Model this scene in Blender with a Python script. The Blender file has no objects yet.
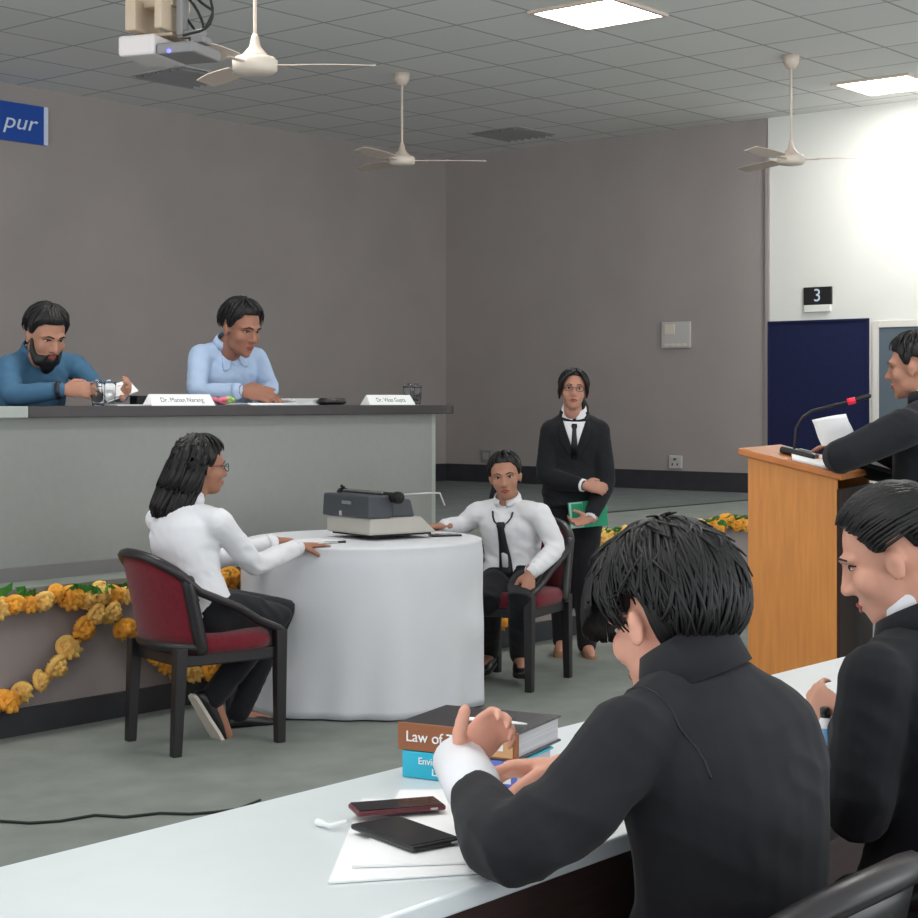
import bpy, bmesh, math, random
from mathutils import Vector, Matrix, noise
from mathutils.bvhtree import BVHTree

# ------------------------------------------------------------------ camera, world, light, exposure
sc = bpy.context.scene
COL = sc.collection
F = 1680.0          # focal length in pixels of the 918 px frame
HZ = 400.0          # horizon row
CH = 1.42           # camera height
cam_d = bpy.data.cameras.new('camera')
cam = bpy.data.objects.new('camera', cam_d); COL.objects.link(cam)
cam.location = (0, 0, CH); cam.rotation_euler = (math.pi/2, 0, 0)
cam_d.sensor_width = 36.0; cam_d.lens = 36.0*F/918.0
cam_d.shift_y = -(459.0-HZ)/918.0
cam_d.clip_start = 0.05; cam_d.clip_end = 200
sc.camera = cam

w = bpy.data.worlds.new('world'); sc.world = w; w.use_nodes = True
bg = w.node_tree.nodes['Background']
bg.inputs[0].default_value = (0.93, 0.97, 1.0, 1)
bg.inputs[1].default_value = 1.0
# ambient daylight through sides left open; lower half brightened to lift the ceiling
_tc = w.node_tree.nodes.new('ShaderNodeTexCoord'); _sp = w.node_tree.nodes.new('ShaderNodeSeparateXYZ'); _rp = w.node_tree.nodes.new('ShaderNodeMapRange')
w.node_tree.links.new(_tc.outputs['Generated'], _sp.inputs[0]); w.node_tree.links.new(_sp.outputs['Z'], _rp.inputs['Value'])
_rp.inputs['From Min'].default_value = -.25; _rp.inputs['From Max'].default_value = .15
_rp.inputs['To Min'].default_value = 2.6; _rp.inputs['To Max'].default_value = .85
w.node_tree.links.new(_rp.outputs[0], bg.inputs[1])
sc.view_settings.view_transform = 'Standard'
sc.view_settings.look = 'None'
sc.view_settings.gamma = 1.0
sc.view_settings.exposure = 0.35
PANEL_E = 24.0        # emission of the ceiling panels

TH = math.atan2(.7648, .6443)            # hall axis seen from the camera axis
U = Vector((math.cos(TH), math.sin(TH), 0)); V = Vector((-math.sin(TH), math.cos(TH), 0))
def S(a, b, z=0.0): return U*a + V*b + Vector((0, 0, z))
def W(px, py, d): return Vector(((px-459.0)/F*d, d, CH+(HZ-py)/F*d))
def Gz(px, py, z):
    d = (CH-z)*F/(py-HZ); return Vector(((px-459.0)/F*d, d, z))

def light(name, kind, loc, energy, color=(1,1,1), target=None, **kw):
    l = bpy.data.lights.new(name, kind); l.energy = energy; l.color = color
    for k, v in kw.items(): setattr(l, k, v)
    o = bpy.data.objects.new(name, l); COL.objects.link(o); o.location = loc
    if target is not None:
        o.rotation_euler = (Vector(target)-Vector(loc)).to_track_quat('-Z', 'Y').to_euler()
    return o
# unseen soft fill light added to the right of the viewer
light('soft_fill_light', 'AREA', S(5.5, -2.6, 2.0), 70, (0.95, 0.98, 1.0), S(6.5, 4, 1.0), shape='RECTANGLE', size=5.0, size_y=1.8)
# bright wall lamp to the right washing the white wall
light('wall_wash_lamp', 'SPOT', S(11.55, 5.15, 3.25), 42, (1.0, 1.0, .98), S(12.69, 5.72, 2.95), spot_size=2.2, spot_blend=1.0, shadow_soft_size=.12)

# ------------------------------------------------------------------ helpers
R = random.Random(7)
def lin(c): return tuple(((x/255.0)/12.92 if x <= 10.3 else ((x/255.0+.055)/1.055)**2.4) for x in c)
def mat(name, rgb, rough=.6, spec=.4, var=.0, scale=8.0, bump=0.0, bscale=60.0, metal=0.0, sheen=0.0, trans=0.0, emit=0.0, stretch=None, coat=0.0):
    m = bpy.data.materials.new(name); m.use_nodes = True
    nt = m.node_tree; b = nt.nodes['Principled BSDF']
    c = lin(rgb)
    b.inputs['Base Color'].default_value = (*c, 1)
    b.inputs['Roughness'].default_value = rough
    b.inputs['Specular IOR Level'].default_value = spec
    b.inputs['Metallic'].default_value = metal
    b.inputs['Sheen Weight'].default_value = sheen
    b.inputs['Transmission Weight'].default_value = trans
    b.inputs['Coat Weight'].default_value = coat
    if emit:
        b.inputs['Emission Color'].default_value = (*c, 1); b.inputs['Emission Strength'].default_value = emit
    tc = nt.nodes.new('ShaderNodeTexCoord')
    src = tc.outputs['Object']
    if stretch:
        mp = nt.nodes.new('ShaderNodeMapping'); mp.inputs['Scale'].default_value = stretch
        nt.links.new(src, mp.inputs[0]); src = mp.outputs[0]
    if var:
        n = nt.nodes.new('ShaderNodeTexNoise'); n.inputs['Scale'].default_value = scale; n.inputs['Detail'].default_value = 5
        nt.links.new(src, n.inputs['Vector'])
        r = nt.nodes.new('ShaderNodeValToRGB')
        r.color_ramp.elements[0].position = .3; r.color_ramp.elements[1].position = .7
        r.color_ramp.elements[0].color = (*[max(0, x*(1-var)) for x in c], 1)
        r.color_ramp.elements[1].color = (*[min(1, x*(1+var)) for x in c], 1)
        nt.links.new(n.outputs[0], r.inputs[0]); nt.links.new(r.outputs[0], b.inputs['Base Color'])
    if bump:
        n2 = nt.nodes.new('ShaderNodeTexNoise'); n2.inputs['Scale'].default_value = bscale; n2.inputs['Detail'].default_value = 3
        nt.links.new(src, n2.inputs['Vector'])
        bp = nt.nodes.new('ShaderNodeBump'); bp.inputs['Strength'].default_value = bump; bp.inputs['Distance'].default_value = .01
        nt.links.new(n2.outputs[0], bp.inputs['Height']); nt.links.new(bp.outputs[0], b.inputs['Normal'])
    return m

def glass_mat(name):
    m = bpy.data.materials.new(name); m.use_nodes = True
    b = m.node_tree.nodes['Principled BSDF']
    b.inputs['Base Color'].default_value = (.95, .97, .98, 1); b.inputs['Roughness'].default_value = .03
    b.inputs['Transmission Weight'].default_value = 1.0; b.inputs['IOR'].default_value = 1.18
    return m

class MB:
    def __init__(s): s.v = []; s.f = []
    def add(s, vs, fs):
        k = len(s.v); s.v += [Vector(p) for p in vs]; s.f += [tuple(i+k for i in f) for f in fs]; return s
    def box(s, c, d, M=None):
        c = Vector(c); x, y, z = d[0]/2, d[1]/2, d[2]/2
        vs = [Vector((sx*x, sy*y, sz*z)) for sz in (-1, 1) for sy in (-1, 1) for sx in (-1, 1)]
        vs = [(M @ p if M else p)+c for p in vs]
        return s.add(vs, [(0,2,3,1),(4,5,7,6),(0,1,5,4),(2,6,7,3),(1,3,7,5),(0,4,6,2)])
    def loft(s, rings, caps=True):
        n = len(rings[0]); vs = [p for r in rings for p in r]; fs = []
        for i in range(len(rings)-1):
            for j in range(n):
                k = (j+1) % n; fs.append((i*n+j, i*n+k, (i+1)*n+k, (i+1)*n+j))
        if caps:
            fs.append(tuple(range(n-1, -1, -1))); fs.append(tuple((len(rings)-1)*n+j for j in range(n)))
        return s.add(vs, fs)
    def tube(s, pts, rad, seg=10, up=None, round_caps=True):
        pts = [Vector(p) for p in pts]; n = len(pts)
        if not isinstance(rad, (list,)): rad = [rad]*n
        rad = [(r if isinstance(r, tuple) else (r, r)) for r in rad]
        T = []
        for i in range(n):
            t = pts[min(i+1, n-1)]-pts[max(i-1, 0)]
            T.append(t.normalized() if t.length > 1e-9 else Vector((0,0,1)))
        a = Vector(up) if up is not None else (Vector((0,0,1)) if abs(T[0].z) < .9 else Vector((1,0,0)))
        rings = []; A = None
        def ring(c, A, B, ra, rb): return [c+A*(math.cos(2*math.pi*j/seg)*ra)+B*(math.sin(2*math.pi*j/seg)*rb) for j in range(seg)]
        for i in range(n):
            t = T[i]; base = a if (up is not None or A is None) else A
            A = base-t*base.dot(t)
            if A.length < 1e-6: A = t.orthogonal()
            A.normalize(); B = t.cross(A)
            ra, rb = rad[i]
            if round_caps and i == 0:
                for q in (80, 55, 28):
                    rings.append(ring(pts[0]-t*(min(ra, rb)*math.sin(math.radians(q))), A, B, ra*math.cos(math.radians(q)), rb*math.cos(math.radians(q))))
            rings.append(ring(pts[i], A, B, ra, rb))
            if round_caps and i == n-1:
                for q in (28, 55, 80):
                    rings.append(ring(pts[i]+t*(min(ra, rb)*math.sin(math.radians(q))), A, B, ra*math.cos(math.radians(q)), rb*math.cos(math.radians(q))))
        return s.loft(rings)
    def ell(s, c, r, M=None, nu=18, nv=12):
        c = Vector(c); rings = []
        for i in range(1, nv):
            a = math.pi*i/nv
            ring = []
            for j in range(nu):
                b = 2*math.pi*j/nu
                p = Vector((r[0]*math.sin(a)*math.cos(b), r[1]*math.sin(a)*math.sin(b), -r[2]*math.cos(a)))
                ring.append((M @ p if M else p)+c)
            rings.append(ring)
        return s.loft(rings)
    def lathe(s, prof, c=(0,0,0), seg=24, caps=True, M=None):
        c = Vector(c)
        rings = [[(M @ Vector((r*math.cos(2*math.pi*j/seg), r*math.sin(2*math.pi*j/seg), z)) if M else Vector((r*math.cos(2*math.pi*j/seg), r*math.sin(2*math.pi*j/seg), z)))+c for j in range(seg)] for r, z in prof]
        return s.loft(rings, caps)
    def ring(s, c, rad, r, M=None, seg=24, cs=6, arc=(0, 2*math.pi)):
        pts = []
        full = abs(arc[1]-arc[0]-2*math.pi) < 1e-6
        for i in range(seg+1):
            a = arc[0]+(arc[1]-arc[0])*i/seg
            p = Vector((rad*math.cos(a), rad*math.sin(a), 0)); pts.append((M @ p if M else p)+Vector(c))
        return s.tube(pts, r, cs)
    def mesh(s, name, off=None):
        me = bpy.data.meshes.new(name)
        me.from_pydata([(p-off if off is not None else p)[:] for p in s.v], [], s.f)
        bm = bmesh.new(); bm.from_mesh(me); bmesh.ops.recalc_face_normals(bm, faces=bm.faces); bm.to_mesh(me); bm.free()
        return me
    def build(s, name, m, parent=None, smooth=True, bevel=0.0, off=None, loc=None, rz=0.0):
        me = s.mesh(name, off); return link(name, me, m, parent, smooth, bevel, loc, rz)

def link(name, me, m, parent=None, smooth=True, bevel=0.0, loc=None, rz=0.0):
    me.materials.clear(); me.materials.append(m)
    me.polygons.foreach_set('use_smooth', [smooth]*len(me.polygons))
    o = bpy.data.objects.new(name, me); COL.objects.link(o)
    if parent: o.parent = parent
    if loc is not None: o.location = loc
    if rz: o.rotation_euler = (0, 0, rz)
    if bevel:
        b = o.modifiers.new('bevel', 'BEVEL'); b.width = bevel; b.segments = 2; b.limit_method = 'ANGLE'
    return o

def tag(o, label=None, cat=None, group=None, kind=None):
    if label: o['label'] = label
    if cat: o['category'] = cat
    if group: o['group'] = group
    if kind: o['kind'] = kind
    return o
def thing(name, label, cat, loc=(0,0,0), rz=0.0, group=None):
    o = bpy.data.objects.new(name, None); COL.objects.link(o); o.empty_display_size = .1
    o.location = loc; o.rotation_euler = (0, 0, rz)
    return tag(o, label, cat, group)
def struct(name, mb, m, **k):
    o = mb.build(name, m, smooth=False, **k); o['kind'] = 'structure'; return o
def copy_tree(o, parent=None, label=None, loc=None, rz=None):
    c = o.copy(); COL.objects.link(c)
    if parent: c.parent = parent
    if label: c['label'] = label
    if loc is not None: c.location = loc
    if rz is not None: c.rotation_euler = (0, 0, rz)
    for ch in list(o.children): copy_tree(ch, c)
    return c

def remesh(mb, voxel, smooth=6, off=None, fac=.5, fold=0.0, fscale=14.0, seed=0.0, keep=None):
    me = mb.mesh('tmp', off)
    o = bpy.data.objects.new('tmp', me); COL.objects.link(o)
    r = o.modifiers.new('r', 'REMESH'); r.mode = 'VOXEL'; r.voxel_size = voxel
    if smooth:
        s2 = o.modifiers.new('s', 'SMOOTH'); s2.factor = fac; s2.iterations = smooth
    dg = bpy.context.evaluated_depsgraph_get(); dg.update()
    out = bpy.data.meshes.new_from_object(o.evaluated_get(dg))
    bpy.data.objects.remove(o); bpy.data.meshes.remove(me)
    if fold:
        ns = [v.normal.copy() for v in out.vertices]
        sv = Vector((seed*3.1, seed*1.7, seed))
        for v, n in zip(out.vertices, ns):
            p = Vector((v.co.x, v.co.y, v.co.z*1.9+v.co.x*.8))*fscale+sv
            q = 1-abs(noise.noise(p))*2.2
            g = noise.noise(v.co*5+sv)
            v.co += n*(fold*(q*(.5+.8*g)-.25))
    if keep:
        bm = bmesh.new(); bm.from_mesh(out)
        bmesh.ops.delete(bm, geom=[v for v in bm.verts if not keep(v.co)], context='VERTS')
        bm.to_mesh(out); bm.free()
    return out

def text_mesh(body, size, extrude=.001, align='CENTER', shear=0.0):
    c = bpy.data.curves.new('txt', 'FONT'); c.body = body; c.size = size; c.extrude = extrude
    c.align_x = align; c.align_y = 'CENTER'; c.shear = shear
    o = bpy.data.objects.new('txt', c); COL.objects.link(o)
    dg = bpy.context.evaluated_depsgraph_get(); dg.update()
    me = bpy.data.meshes.new_from_object(o.evaluated_get(dg)); bpy.data.objects.remove(o)
    return me
def basis(x, y, z, o=(0,0,0)):
    return Matrix(((x[0], y[0], z[0], o[0]), (x[1], y[1], z[1], o[1]), (x[2], y[2], z[2], o[2]), (0, 0, 0, 1)))
def text(name, body, size, m, parent, M, shear=0.0):
    me = text_mesh(body, size, shear=shear); me.transform(M)
    return link(name, me, m, parent, smooth=False)

# ------------------------------------------------------------------ materials
M_WALL = mat('grey_mauve_wall_paint', (158, 150, 147), .85, .2, var=.05, scale=1.6, bump=.15, bscale=160)
M_WHITE_WALL = mat('white_wall_paint', (222, 222, 216), .8, .2, var=.02, scale=2, bump=.1, bscale=150)
M_SKIRT = mat('dark_skirting', (50, 50, 54), .5, .4, var=.15)
M_FLOOR = mat('grey_green_floor_carpet', (134, 139, 134), .95, .1, var=.10, scale=5, bump=.5, bscale=420)
M_STAGE_CARPET = mat('grey_stage_carpet', (116, 121, 120), .95, .1, var=.10, scale=6, bump=.5, bscale=400)
M_STAGE_FACE = mat('mauve_stage_paint', (150, 140, 138), .7, .3, var=.06, scale=3, bump=.1, bscale=120)
M_LAMINATE = mat('grey_laminate', (150, 152, 148), .55, .4, var=.02, scale=30)
M_LAM_PALE = mat('pale_grey_laminate', (172, 178, 172), .5, .4, var=.02, scale=30)
M_TOPDARK = mat('dark_table_edge', (62, 57, 58), .35, .5, var=.05)
M_WHITE_TABLE = mat('white_table_laminate', (214, 220, 222), .28, .5, var=.015, scale=12)
M_APRON = mat('dark_brown_wood', (52, 38, 36), .5, .4, var=.2, scale=10, stretch=(1, 1, 12))
M_CLOTH = mat('white_table_cloth', (216, 217, 222), .85, .2, var=.015, scale=6, bump=.15, bscale=300)
M_PAPER = mat('white_paper', (240, 240, 240), .7, .2)
M_BLACKPL = mat('black_plastic', (26, 26, 28), .35, .5)
M_PHONE = mat('black_phone_glass', (30, 28, 34), .12, .5)
M_PHONE_R = mat('dark_red_phone_case', (96, 40, 46), .35, .5)
M_SILVER = mat('silver_metal', (190, 190, 190), .3, .5, metal=.9)
M_REDFAB = mat('maroon_upholstery', (108, 28, 40), .9, .15, var=.15, scale=60, bump=.3, bscale=500, sheen=.2)
M_CHAIRWOOD = mat('black_chair_wood', (34, 31, 34), .35, .5, var=.1, scale=12)
M_OAK = mat('orange_oak_veneer', (192, 124, 58), .4, .4, var=.12, scale=6, stretch=(9, 9, .7), bump=.05, bscale=40)
M_OAK2 = mat('orange_oak_edge', (176, 106, 50), .38, .4, var=.10, scale=6, stretch=(2, 2, 8))
M_DARKIN = mat('dark_brown_board', (40, 27, 24), .6, .3, var=.1)
M_NAVY = mat('navy_felt_board', (36, 40, 72), .95, .1, var=.1, scale=40, bump=.2, bscale=300)
M_SLATE = mat('slate_grey_board', (92, 104, 114), .5, .3, var=.05, scale=4)
M_FRAME = mat('pale_board_frame', (216, 212, 205), .4, .4)
M_FRAMEBR = mat('beige_board_edge', (176, 160, 146), .5, .3)
M_CREAM = mat('cream_plastic', (214, 202, 188), .45, .4, var=.03)
M_FANWHITE = mat('fan_white_enamel', (206, 190, 176), .35, .4)
M_BEIGE_IRON = mat('beige_mount_paint', (184, 166, 144), .5, .4, var=.04)
M_PROJ = mat('projector_white_plastic', (205, 198, 196), .4, .4)
M_GREYPL = mat('grey_plastic', (128, 126, 126), .5, .4)
M_VENT = mat('pale_grey_vent', (168, 168, 168), .6, .3)
M_LED = mat('blue_led', (90, 90, 255), .3, .4, emit=3)
M_PANEL = bpy.data.materials.new('lit_ceiling_panel'); M_PANEL.use_nodes = True
_b = M_PANEL.node_tree.nodes['Principled BSDF']; _b.inputs['Base Color'].default_value = (1,1,1,1)
_b.inputs['Emission Color'].default_value = (1, .985, .955, 1); _b.inputs['Emission Strength'].default_value = PANEL_E
M_SIGN = mat('blue_sign_print', (26, 74, 160), .5, .3, emit=.0)
M_SIGNW = mat('white_sign_print', (210, 220, 235), .5, .3)
M_SWITCH = mat('grey_white_switch_plate', (188, 184, 182), .5, .4)
M_SWITCH_D = mat('grey_socket_holes', (84, 84, 86), .5, .4)
M_GLASS = glass_mat('clear_glass')
M_MARI = mat('orange_marigold_petals', (252, 166, 66), .8, .2, var=.28, scale=30)
M_MARI2 = mat('yellow_marigold_petals', (255, 192, 108), .8, .2, var=.25, scale=30)
M_LEAF = mat('green_leaves', (62, 128, 52), .6, .3, var=.3, scale=14)
M_STRING = mat('garland_thread', (110, 96, 80), .8, .2)
M_TW_DARK = mat('dark_grey_typewriter_shell', (66, 69, 74), .5, .4, var=.04, bump=.1, bscale=300)
M_TW_BASE = mat('beige_grey_typewriter_base', (178, 174, 166), .5, .4, var=.03)
M_RUBBER = mat('black_rubber', (24, 24, 25), .6, .3)
M_BOOKBR = mat('brown_book_spine', (148, 92, 60), .5, .3, var=.08)
M_BOOKBLK = mat('black_book_cover', (48, 46, 50), .25, .5)
M_BOOKTQ = mat('turquoise_book_cover', (42, 176, 204), .35, .4)
M_BOOKPG = mat('book_pages', (206, 204, 208), .8, .2, var=.12, scale=3, stretch=(1, 1, 260))
M_BOOKVIO = mat('violet_book_band', (104, 112, 200), .4, .4)
M_TAN = mat('tan_label', (206, 160, 112), .5, .3)
M_GREENFILE = mat('green_file_cover', (34, 158, 116), .4, .4, var=.04)
M_MINT = mat('pale_green_sheet', (176, 214, 206), .6, .3)
M_MICRED = mat('red_mic_ring', (214, 36, 60), .4, .4, emit=.25)
M_BLUELBL = mat('sky_blue_label', (140, 196, 245), .4, .4)
M_CABLE = mat('black_cable', (38, 38, 38), .5, .3)
M_PINK = mat('pink_petals', (226, 120, 140), .7, .2)
M_LIME = mat('lime_petals', (172, 200, 110), .7, .2)

# ------------------------------------------------------------------ room shell
HC = 3.83
AR = 12.69; BB = 10.86; BF = 6.02; SZ = 0.62
A0, B0 = -1.5, -2.2
def ceil_material():
    m = bpy.data.materials.new('ceiling_tiles'); m.use_nodes = True; nt = m.node_tree; b = nt.nodes['Principled BSDF']
    b.inputs['Roughness'].default_value = .9; b.inputs['Specular IOR Level'].default_value = .15
    tc = nt.nodes.new('ShaderNodeTexCoord'); br = nt.nodes.new('ShaderNodeTexBrick')
    br.offset = 0.0; br.squash = 1.0
    br.inputs['Scale'].default_value = 1.0; br.inputs['Brick Width'].default_value = .6; br.inputs['Row Height'].default_value = .6
    br.inputs['Mortar Size'].default_value = .012; br.inputs['Mortar Smooth'].default_value = .4
    br.inputs['Color1'].default_value = (*lin((228, 228, 225)), 1); br.inputs['Color2'].default_value = (*lin((222, 222, 219)), 1)
    br.inputs['Mortar'].default_value = (*lin((172, 172, 172)), 1)
    nt.links.new(tc.outputs['Object'], br.inputs['Vector'])
    n = nt.nodes.new('ShaderNodeTexNoise'); n.inputs['Scale'].default_value = 90
    nt.links.new(tc.outputs['Object'], n.inputs['Vector'])
    mx = nt.nodes.new('ShaderNodeMixRGB'); mx.blend_type = 'MULTIPLY'; mx.inputs[0].default_value = .12
    nt.links.new(br.outputs['Color'], mx.inputs[1]); nt.links.new(n.outputs[0], mx.inputs[2]); nt.links.new(mx.outputs[0], b.inputs['Base Color'])
    return m
struct('floor', MB().box(((A0+AR)/2, (B0+BB)/2, -.05), (AR-A0+.4, BB-B0+.4, .1)), M_FLOOR, rz=TH)
co = S(8.25, 5.77, HC)
struct('ceiling', MB().box(((A0+AR)/2-8.25, (B0+BB)/2-5.77, .05), (AR-A0+.4, BB-B0+.4, .1)), ceil_material(), loc=co, rz=TH)
struct('wall_back', MB().box(((A0+AR)/2, BB+.05, HC/2), (AR-A0+.2, .1, HC)), M_WALL, rz=TH)
BW = 7.23
struct('wall_stage', MB().box((AR+.05, (BW+BB)/2, HC/2), (.1, BB-BW, HC)), M_WALL, rz=TH)
struct('wall_right', MB().box((AR+.04, (B0+BW)/2, HC/2), (.1, BW-B0, HC)), M_WHITE_WALL, rz=TH)
struct('baseboard_back', MB().box(((3+AR)/2, BB-.012, SZ+.085), (AR-3, .024, .17)), M_SKIRT, rz=TH)
struct('baseboard_right', MB().box((AR-.012, (BW+BB)/2, SZ+.085), (.024, BB-BW, .17)), M_SKIRT, rz=TH)
struct('trim_1', MB().box((AR-.012, BW, 2.2), (.03, .035, HC-.02-1.2)), M_WALL, rz=TH)

# raised stage
st = thing('stage', 'low carpeted stage with mauve painted front along the back of the hall', 'stage', S(0,0,0), TH)
SA0, SA1 = 2.6, AR-.001
MB().box(((SA0+SA1)/2, (BF+BB)/2, SZ/2-.01), (SA1-SA0, BB-BF-.03, SZ-.02)).build('stage_body', M_STAGE_FACE, st, False)
MB().box(((SA0+SA1)/2, (BF+6.88)/2, SZ-.012), (SA1-SA0, 6.88-BF+.02, .024)).build('stage_carpet', M_FLOOR, st, False)  # front carpet strip paler, its brighter lighting put into the colour
MB().box(((SA0+SA1)/2, (6.9+BB-.03)/2, SZ-.010), (SA1-SA0, BB-.03-6.9, .022)).build('stage_carpet', M_STAGE_CARPET, st, False)
MB().box(((SA0+SA1)/2, 6.89, SZ-.004), (SA1-SA0, .05, .018)).build('carpet_strip', M_SKIRT, st, False)
MB().box(((SA0+SA1)/2, BF-.006, .055), (SA1-SA0, .03, .11)).build('stage_skirting', M_SKIRT, st, False)

# ------------------------------------------------------------------ ceiling lamps and vents
GA0 = .0
def panel(a, b, label):
    t = thing('ceiling_light', label, 'ceiling light', S(a, b, HC), TH, 'square ceiling lights')
    fr = MB()
    for sx in (-1, 1):
        fr.box((sx*.3, 0, -.008), (.03, .63, .02)); fr.box((0, sx*.3, -.008), (.57, .03, .02))
    fr.build('frame', M_FANWHITE, t, False)
    MB().box((0, 0, -.006), (.575, .575, .01)).build('diffuser', M_PANEL, t, False)
    return t
_a,_b = 8.55, 6.07
panel(_a, _b, 'square lit ceiling panel at the top middle, the larger of the two in view')
_p = Gz(832, 83, HC)
panel(_p.dot(U)+.31, _p.dot(V)-.31, 'square lit ceiling panel close to the white wall, the right one')
for a in (1.35, 4.95):
    panel(a, 6.07, 'square lit ceiling panel above the hall, outside the picture')
for a in (1.35, 4.95, 8.55):
    panel(a, 2.47, 'square lit ceiling panel above the audience, outside the picture')
def vent(a, b, label):
    t = thing('air_vent', label, 'air vent', S(a, b, HC), TH, 'ceiling air vents')
    MB().box((0, 0, -.004), (.58, .58, .008)).build('backing', M_VENT, t, False)
    for k in range(7):
        MB().box((0, -.24+k*.08, -.014), (.54, .022, .02), Matrix.Rotation(.5, 3, 'X')).build('slat', M_GREYPL, t, False)
def at_ceiling(px, py):
    p = Gz(px, py, HC); return p.dot(U), p.dot(V)
va, vb = at_ceiling(512, 133); vent(va, vb, 'slatted ceiling air vent above the far corner of the stage')
va, vb = at_ceiling(186, 76); vent(va, vb, 'faint ceiling air vent below the projector')

# fans
def fan(px, py, d, label, ang, span=.55, s=1.0, cone=True):
    c = W(px, py, d)
    t = thing('ceiling_fan', label, 'ceiling fan', c, 0, 'white ceiling fans')
    MB().tube([(0,0,.10*s),(0,0,HC-c.z-.05)], .0085, 8).build('down_rod', M_FANWHITE, t)
    MB().lathe([(.03,HC-c.z-.09),(.055,HC-c.z-.05),(.06,HC-c.z-.001)], seg=18).build('ceiling_rose', M_FANWHITE, t)
    MB().lathe([(.09*s,.022*s),(.06*s,.05*s),(.03*s,.085*s),(.02*s,.13*s),(.012,.15*s)], seg=20).build('canopy', M_FANWHITE, t)
    MB().lathe([(.05*s,-.055*s),(.095*s,-.045*s),(.112*s,-.03*s),(.114*s,.015*s),(.1*s,.03*s),(.04*s,.034*s)], seg=28).build('motor', M_CREAM, t)
    for k in range(3):
        a = ang+k*2*math.pi/3
        m = Matrix.Rotation(a, 4, 'Z')
        b = MB()
        b.box((.16*s, 0, -.005), (.14*s, .03, .006))
        x0, x1 = .2*s, span
        n = 6; top = []
        for i in range(n+1):
            x = x0+(x1-x0)*i/n; wd = .045+.018*math.sin(math.pi*i/n)
            top.append([Vector((x, -wd, -.012)), Vector((x, wd, .008)), Vector((x, wd, .012)), Vector((x, -wd, -.008))])
        b.loft(top)
        b.v = [m @ p for p in b.v]
        b.build('blade', M_FANWHITE, t, False)
fan(255, 64, 7.8, 'white ceiling fan on long rod beside the projector, the nearest fan', .05, .56, .93)
fan(402, 160, 12.4, 'small distant white ceiling fan by the far corner', .05, .62, .85)
fan(791, 159, 11.76, 'white ceiling fan with cone canopy in front of the white wall', -.12, .62, .85)

# projector
pc = W(152, 51, 7.0)
pr = thing('projector', 'white ceiling projector hanging in a beige mount at the top left', 'projector', pc, -.35)
MB().box((0, 0, 0), (.17, .26, .085)).build('projector_body', M_PROJ, pr, False, .012)
MB().box((.175, .0, -.02), (.17, .24, .045)).build('rear_panel', M_GREYPL, pr, False, .008)
MB().tube([(-.03,.13,0),(-.03,.15,0)], .03, 16).build('lens', M_PHONE, pr)
MB().ell((.15, -.122, -.034), (.010, .008, .009)).build('status_light', M_LED, pr)
mm = MB()
mm.box((-.045, 0, .135), (.05, .2, .13)); mm.box((.085, 0, .135), (.035, .2, .13)); mm.box((.02, .05, .2), (.18, .16, .05)); mm.box((.02, .05, .06), (.18, .16, .015))
mm.build('mount_bracket', M_BEIGE_IRON, pr, False, .006)
MB().tube([(.02,.05,.2),(.02,.05,HC-pc.z-.002)], .03, 14).build('mount_pole', M_BEIGE_IRON, pr)
mm = MB()
mm.box((.145, 0, .15), (.03, .06, .2)); mm.box((.19, 0, .055), (.12, .04, .03)); mm.box((.22, .02, .03), (.06, .08, .03))
mm.build('plug_block', M_GREYPL, pr, False, .006)
for k, (r, h) in enumerate([(.15, .26), (.10, .2), (.07, .15), (.12, .30)]):
    pts = []
    for i in range(13):
        a = i/12
        pts.append((.10+r*math.sin(a*math.pi)*1.1+.06*a, -.02+.02*k, h*(1-a)+.03-.01*k+.03*math.sin(a*7+k)))
    MB().tube(pts, .006, 6).build('cable', M_CABLE, pr)

# ------------------------------------------------------------------ things on the walls
def on_back(px, py):       # point on the back wall for a pixel
    dx = (px-459)/F; d = BB/(V.x*dx+V.y); return W(px, py, d)
def on_right(px, py):
    dx = (px-459)/F; d = AR/(U.x*dx+U.y); return W(px, py, d)
ct, cb = on_back(46, 108), on_back(46, 146)
sh = ct.z-cb.z
sg = thing('wall_sign', 'blue sign board with white slanted letters on the back wall', 'sign', (ct+cb)/2, TH)
MB().box((-.75, -.012, 0), (1.5, .02, sh)).build('sign_board', M_SIGN, sg, False)
MB().box((-.018, -.025, 0), (.036, .006, sh)).build('edge_strip', M_SIGNW, sg, False)
text('lettering', 'pur', .17, M_SIGNW, sg, basis((1.25,0,0), (0,0,1), (0,-1,0), (-.26, -.024, -.0)), shear=.25)
def plate(name, label, cat, p, wd, h, holes):
    t = thing(name, label, cat, p, TH)
    MB().box((-.012, 0, 0), (.024, wd, h)).build('plate', M_SWITCH, t, False, .006)
    for (y, z, a, b) in holes:
        MB().box((-.027, y, z), (.008, a, b)).build('switch' if cat == 'switchboard' else 'pin_hole', M_CREAM if cat == 'switchboard' else M_SWITCH_D, t, False, .001)
p = on_right(677, 335)
plate('switchboard', 'large pale square switchboard high on the grey side wall', 'switchboard', p, .30, .235, [(-.09+.06*k, -.09, .045, .025) for k in range(4)]+[(.06, .05, .10, .09)])
p = on_right(676.5, 462)
plate('power_socket', 'small pale power socket low on the grey side wall above the skirting', 'socket', p, .13, .115, [(0, .025, .03, .02), (-.025, -.02, .014, .02), (.025, -.02, .014, .02)])
p = on_right(487, 456)
t = thing('blank_plate', 'small dull grey wall plate behind the seated woman with the tie', 'wall plate', p, TH)
MB().box((-.01, 0, 0), (.02, .13, .12)).build('plate', M_GREYPL, t, False, .005)
MB().box((-.022, 0, 0), (.006, .07, .06)).build('cover', M_WALL, t, False, .003)

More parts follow.
